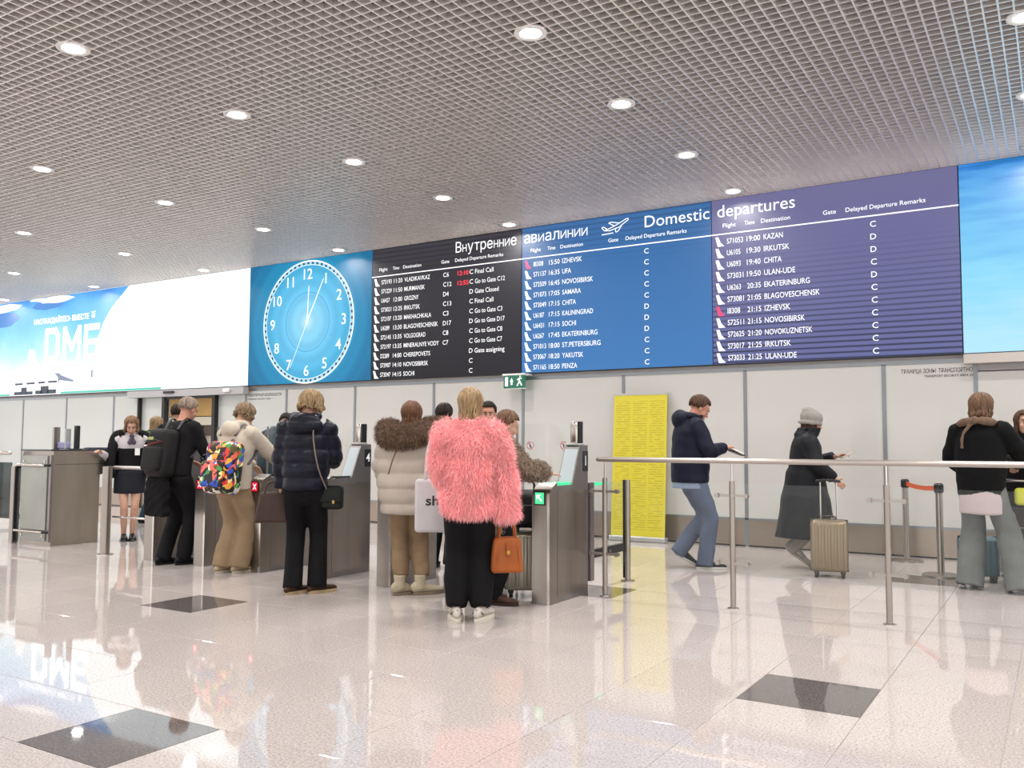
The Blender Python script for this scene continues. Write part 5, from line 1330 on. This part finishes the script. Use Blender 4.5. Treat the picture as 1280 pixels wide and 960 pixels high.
# woman in the beanie
p = P('woman in a grey beanie and long dark coat pulling a suitcase', -2.26, 9.42, 82, 1.60, head=(14, 0), lean=(.02, 0), wr=(.20, .26, .915), wl=(-.10, .32, 1.14), fr=(.07, .18, 5), fl=(-.07, -.14, 0, .11, 34), er=(.6, -1, 0))
p.hair(BROWN, 'long', .16, 14, n=70, thick=.97)
CT = mat('charcoal_coat', '181a21', .55, var=.15, scale=8)
mbw = wrinkle(.008, 10, 31)
p.top('long_coat', CT, hem=.33, w=(.20, .21, .22, .25), d=(.15, .17, .20, .32), sl=(.088, .08, .06), disp=mbw, collar=(.07, .10), vox=.014)
mb = MB(); 
c = p.hc; mb.ell(p.H(0, -.014, .062), (.106 * p.k, .122 * p.k, .092 * p.k), 20, 12, p.HM); mb.ell(p.H(0, -.05, .115), (.065, .075, .05), 14, 8, p.HM); mb.tube([p.H(.1 * math.sin(t), .115 * math.cos(t) - .014, .02 - .02 * (1 - math.cos(t))) for t in [2 * PI * i / 12 for i in range(13)]], [(.012, .02)] * 13, 8, sub=1)
bm_ = remesh(mb, .008, 2, lambda co: .0025 * np.sin(np.arctan2(co[:, 1] - c.y, co[:, 0] - c.x) * 26)); bo = link('beanie', bm_, mat('grey_knit', 'a9a49e', .85, var=.1, scale=60, bump=.4), p.root)
p.trousers(mat('pale_joggers', 'b3aaa0', .8), shape=(.09, .085, .075, .075, .07), hemz=.06)
p.shoes(mat('pale_sneaker', 'bdb5aa', .6), mat('sole_pale', 'c8c1b8', .6), 'sneaker', .26)
q = p.W(-.02, .40, 1.15); r = empty('documents', tuple(q), p.rz); tag(r, 'pale travel documents in the hand of the woman in the beanie', 'paper')
MB().box((-.07, -.04, -.005), (.07, .10, .005), Matrix.Rotation(R(25), 4, 'X')).build('sheet', mat('paper_pale', 'cfc6ba', .6), r)

# woman in the black sweater
p = P('woman from behind in a black sweater over a pale shirt and wide grey jeans', -.66, 8.86, 14, 1.71, fr=(.33, .0, 25), fl=(-.07, .02, -4), pelvis=(.05, 0), wr=(.26, .36, 1.10), wl=(-.13, .30, 1.0), head=(8, 20), faces=False, er=(.8, -.4, -.5), el=(-.8, -.5, -.4))
p.hair(LTBROWN, 'long', .10, 41, n=84)
p.top('sweater', mat('black_fleece', '090a0c', .9, bump=.3, bscale=50), hem=.82, w=(.20, .215, .205, .185), d=(.145, .155, .15, .14), sl=(.088, .085, .06), disp=wrinkle(.008, 10, 19))
mb = MB(); mb.tube([p.spine(.665), p.spine(.78), p.spine(.92)], [(.18, .14), (.18, .14), (.165, .135)], 22, sub=2, cap=False); link('shirt_tail', remesh(mb, .012, 1, wrinkle(.006, 10, 2, .4)), mat('pale_shirt', 'd4c5c8', .8), p.root)
mb = MB(); n0 = p.neck; mb.tube([n0 + Vector((-.13, .04, -.04)), n0 + Vector((-.14, -.06, -.01)), n0 + Vector((0, -.13, .02)), n0 + Vector((.12, -.06, .0)), n0 + Vector((.11, .06, -.02))], [.03, .035, .04, .035, .03], 10)
mb.tube([n0 + Vector((-.02, -.12, .0)), n0 + Vector((-.09, -.165, -.1)), n0 + Vector((-.1, -.17, -.22))], [.02, .016, .012], 8); link('shawl', remesh(mb, .01, 2, wrinkle(.004, 30, 3)), mat('brown_shawl', '7d6656', .85, var=.15, scale=30), p.root)
p.trousers(mat('grey_jeans', '76797a', .8, var=.12, scale=6, bump=.2), shape=(.105, .10, .098, .11, .12), hemz=.025, disp=wrinkle(.010, 9, 20))
p.shoes(mat('white_shoe', 'c9c6c2', .5), mat('sole_grey', '8b8b8b', .6), 'sneaker', .26)
# woman leaning on the trolley
p = P('smiling woman with long hair in black leaning over the luggage trolley', -.33, 10.02, 172, 1.60, lean=(.2, 0), head=(-14, -8), wr=(.03, .50, 1.12), wl=(-.20, .52, 1.10), el=(-1, -.2, -.2), er=(1, -.2, -.2))
p.hair(BROWN, 'long', .12, 51, n=80)
p.top('sweater', mat('black_jersey', '121316', .85), hem=.80, w=(.19, .18, .18, .18), d=(.13,) * 4, sl=(.07, .06, .045), disp=wrinkle(.004, 12, 22)); p.trousers(BLK); p.shoes(BLK, BLACKP)
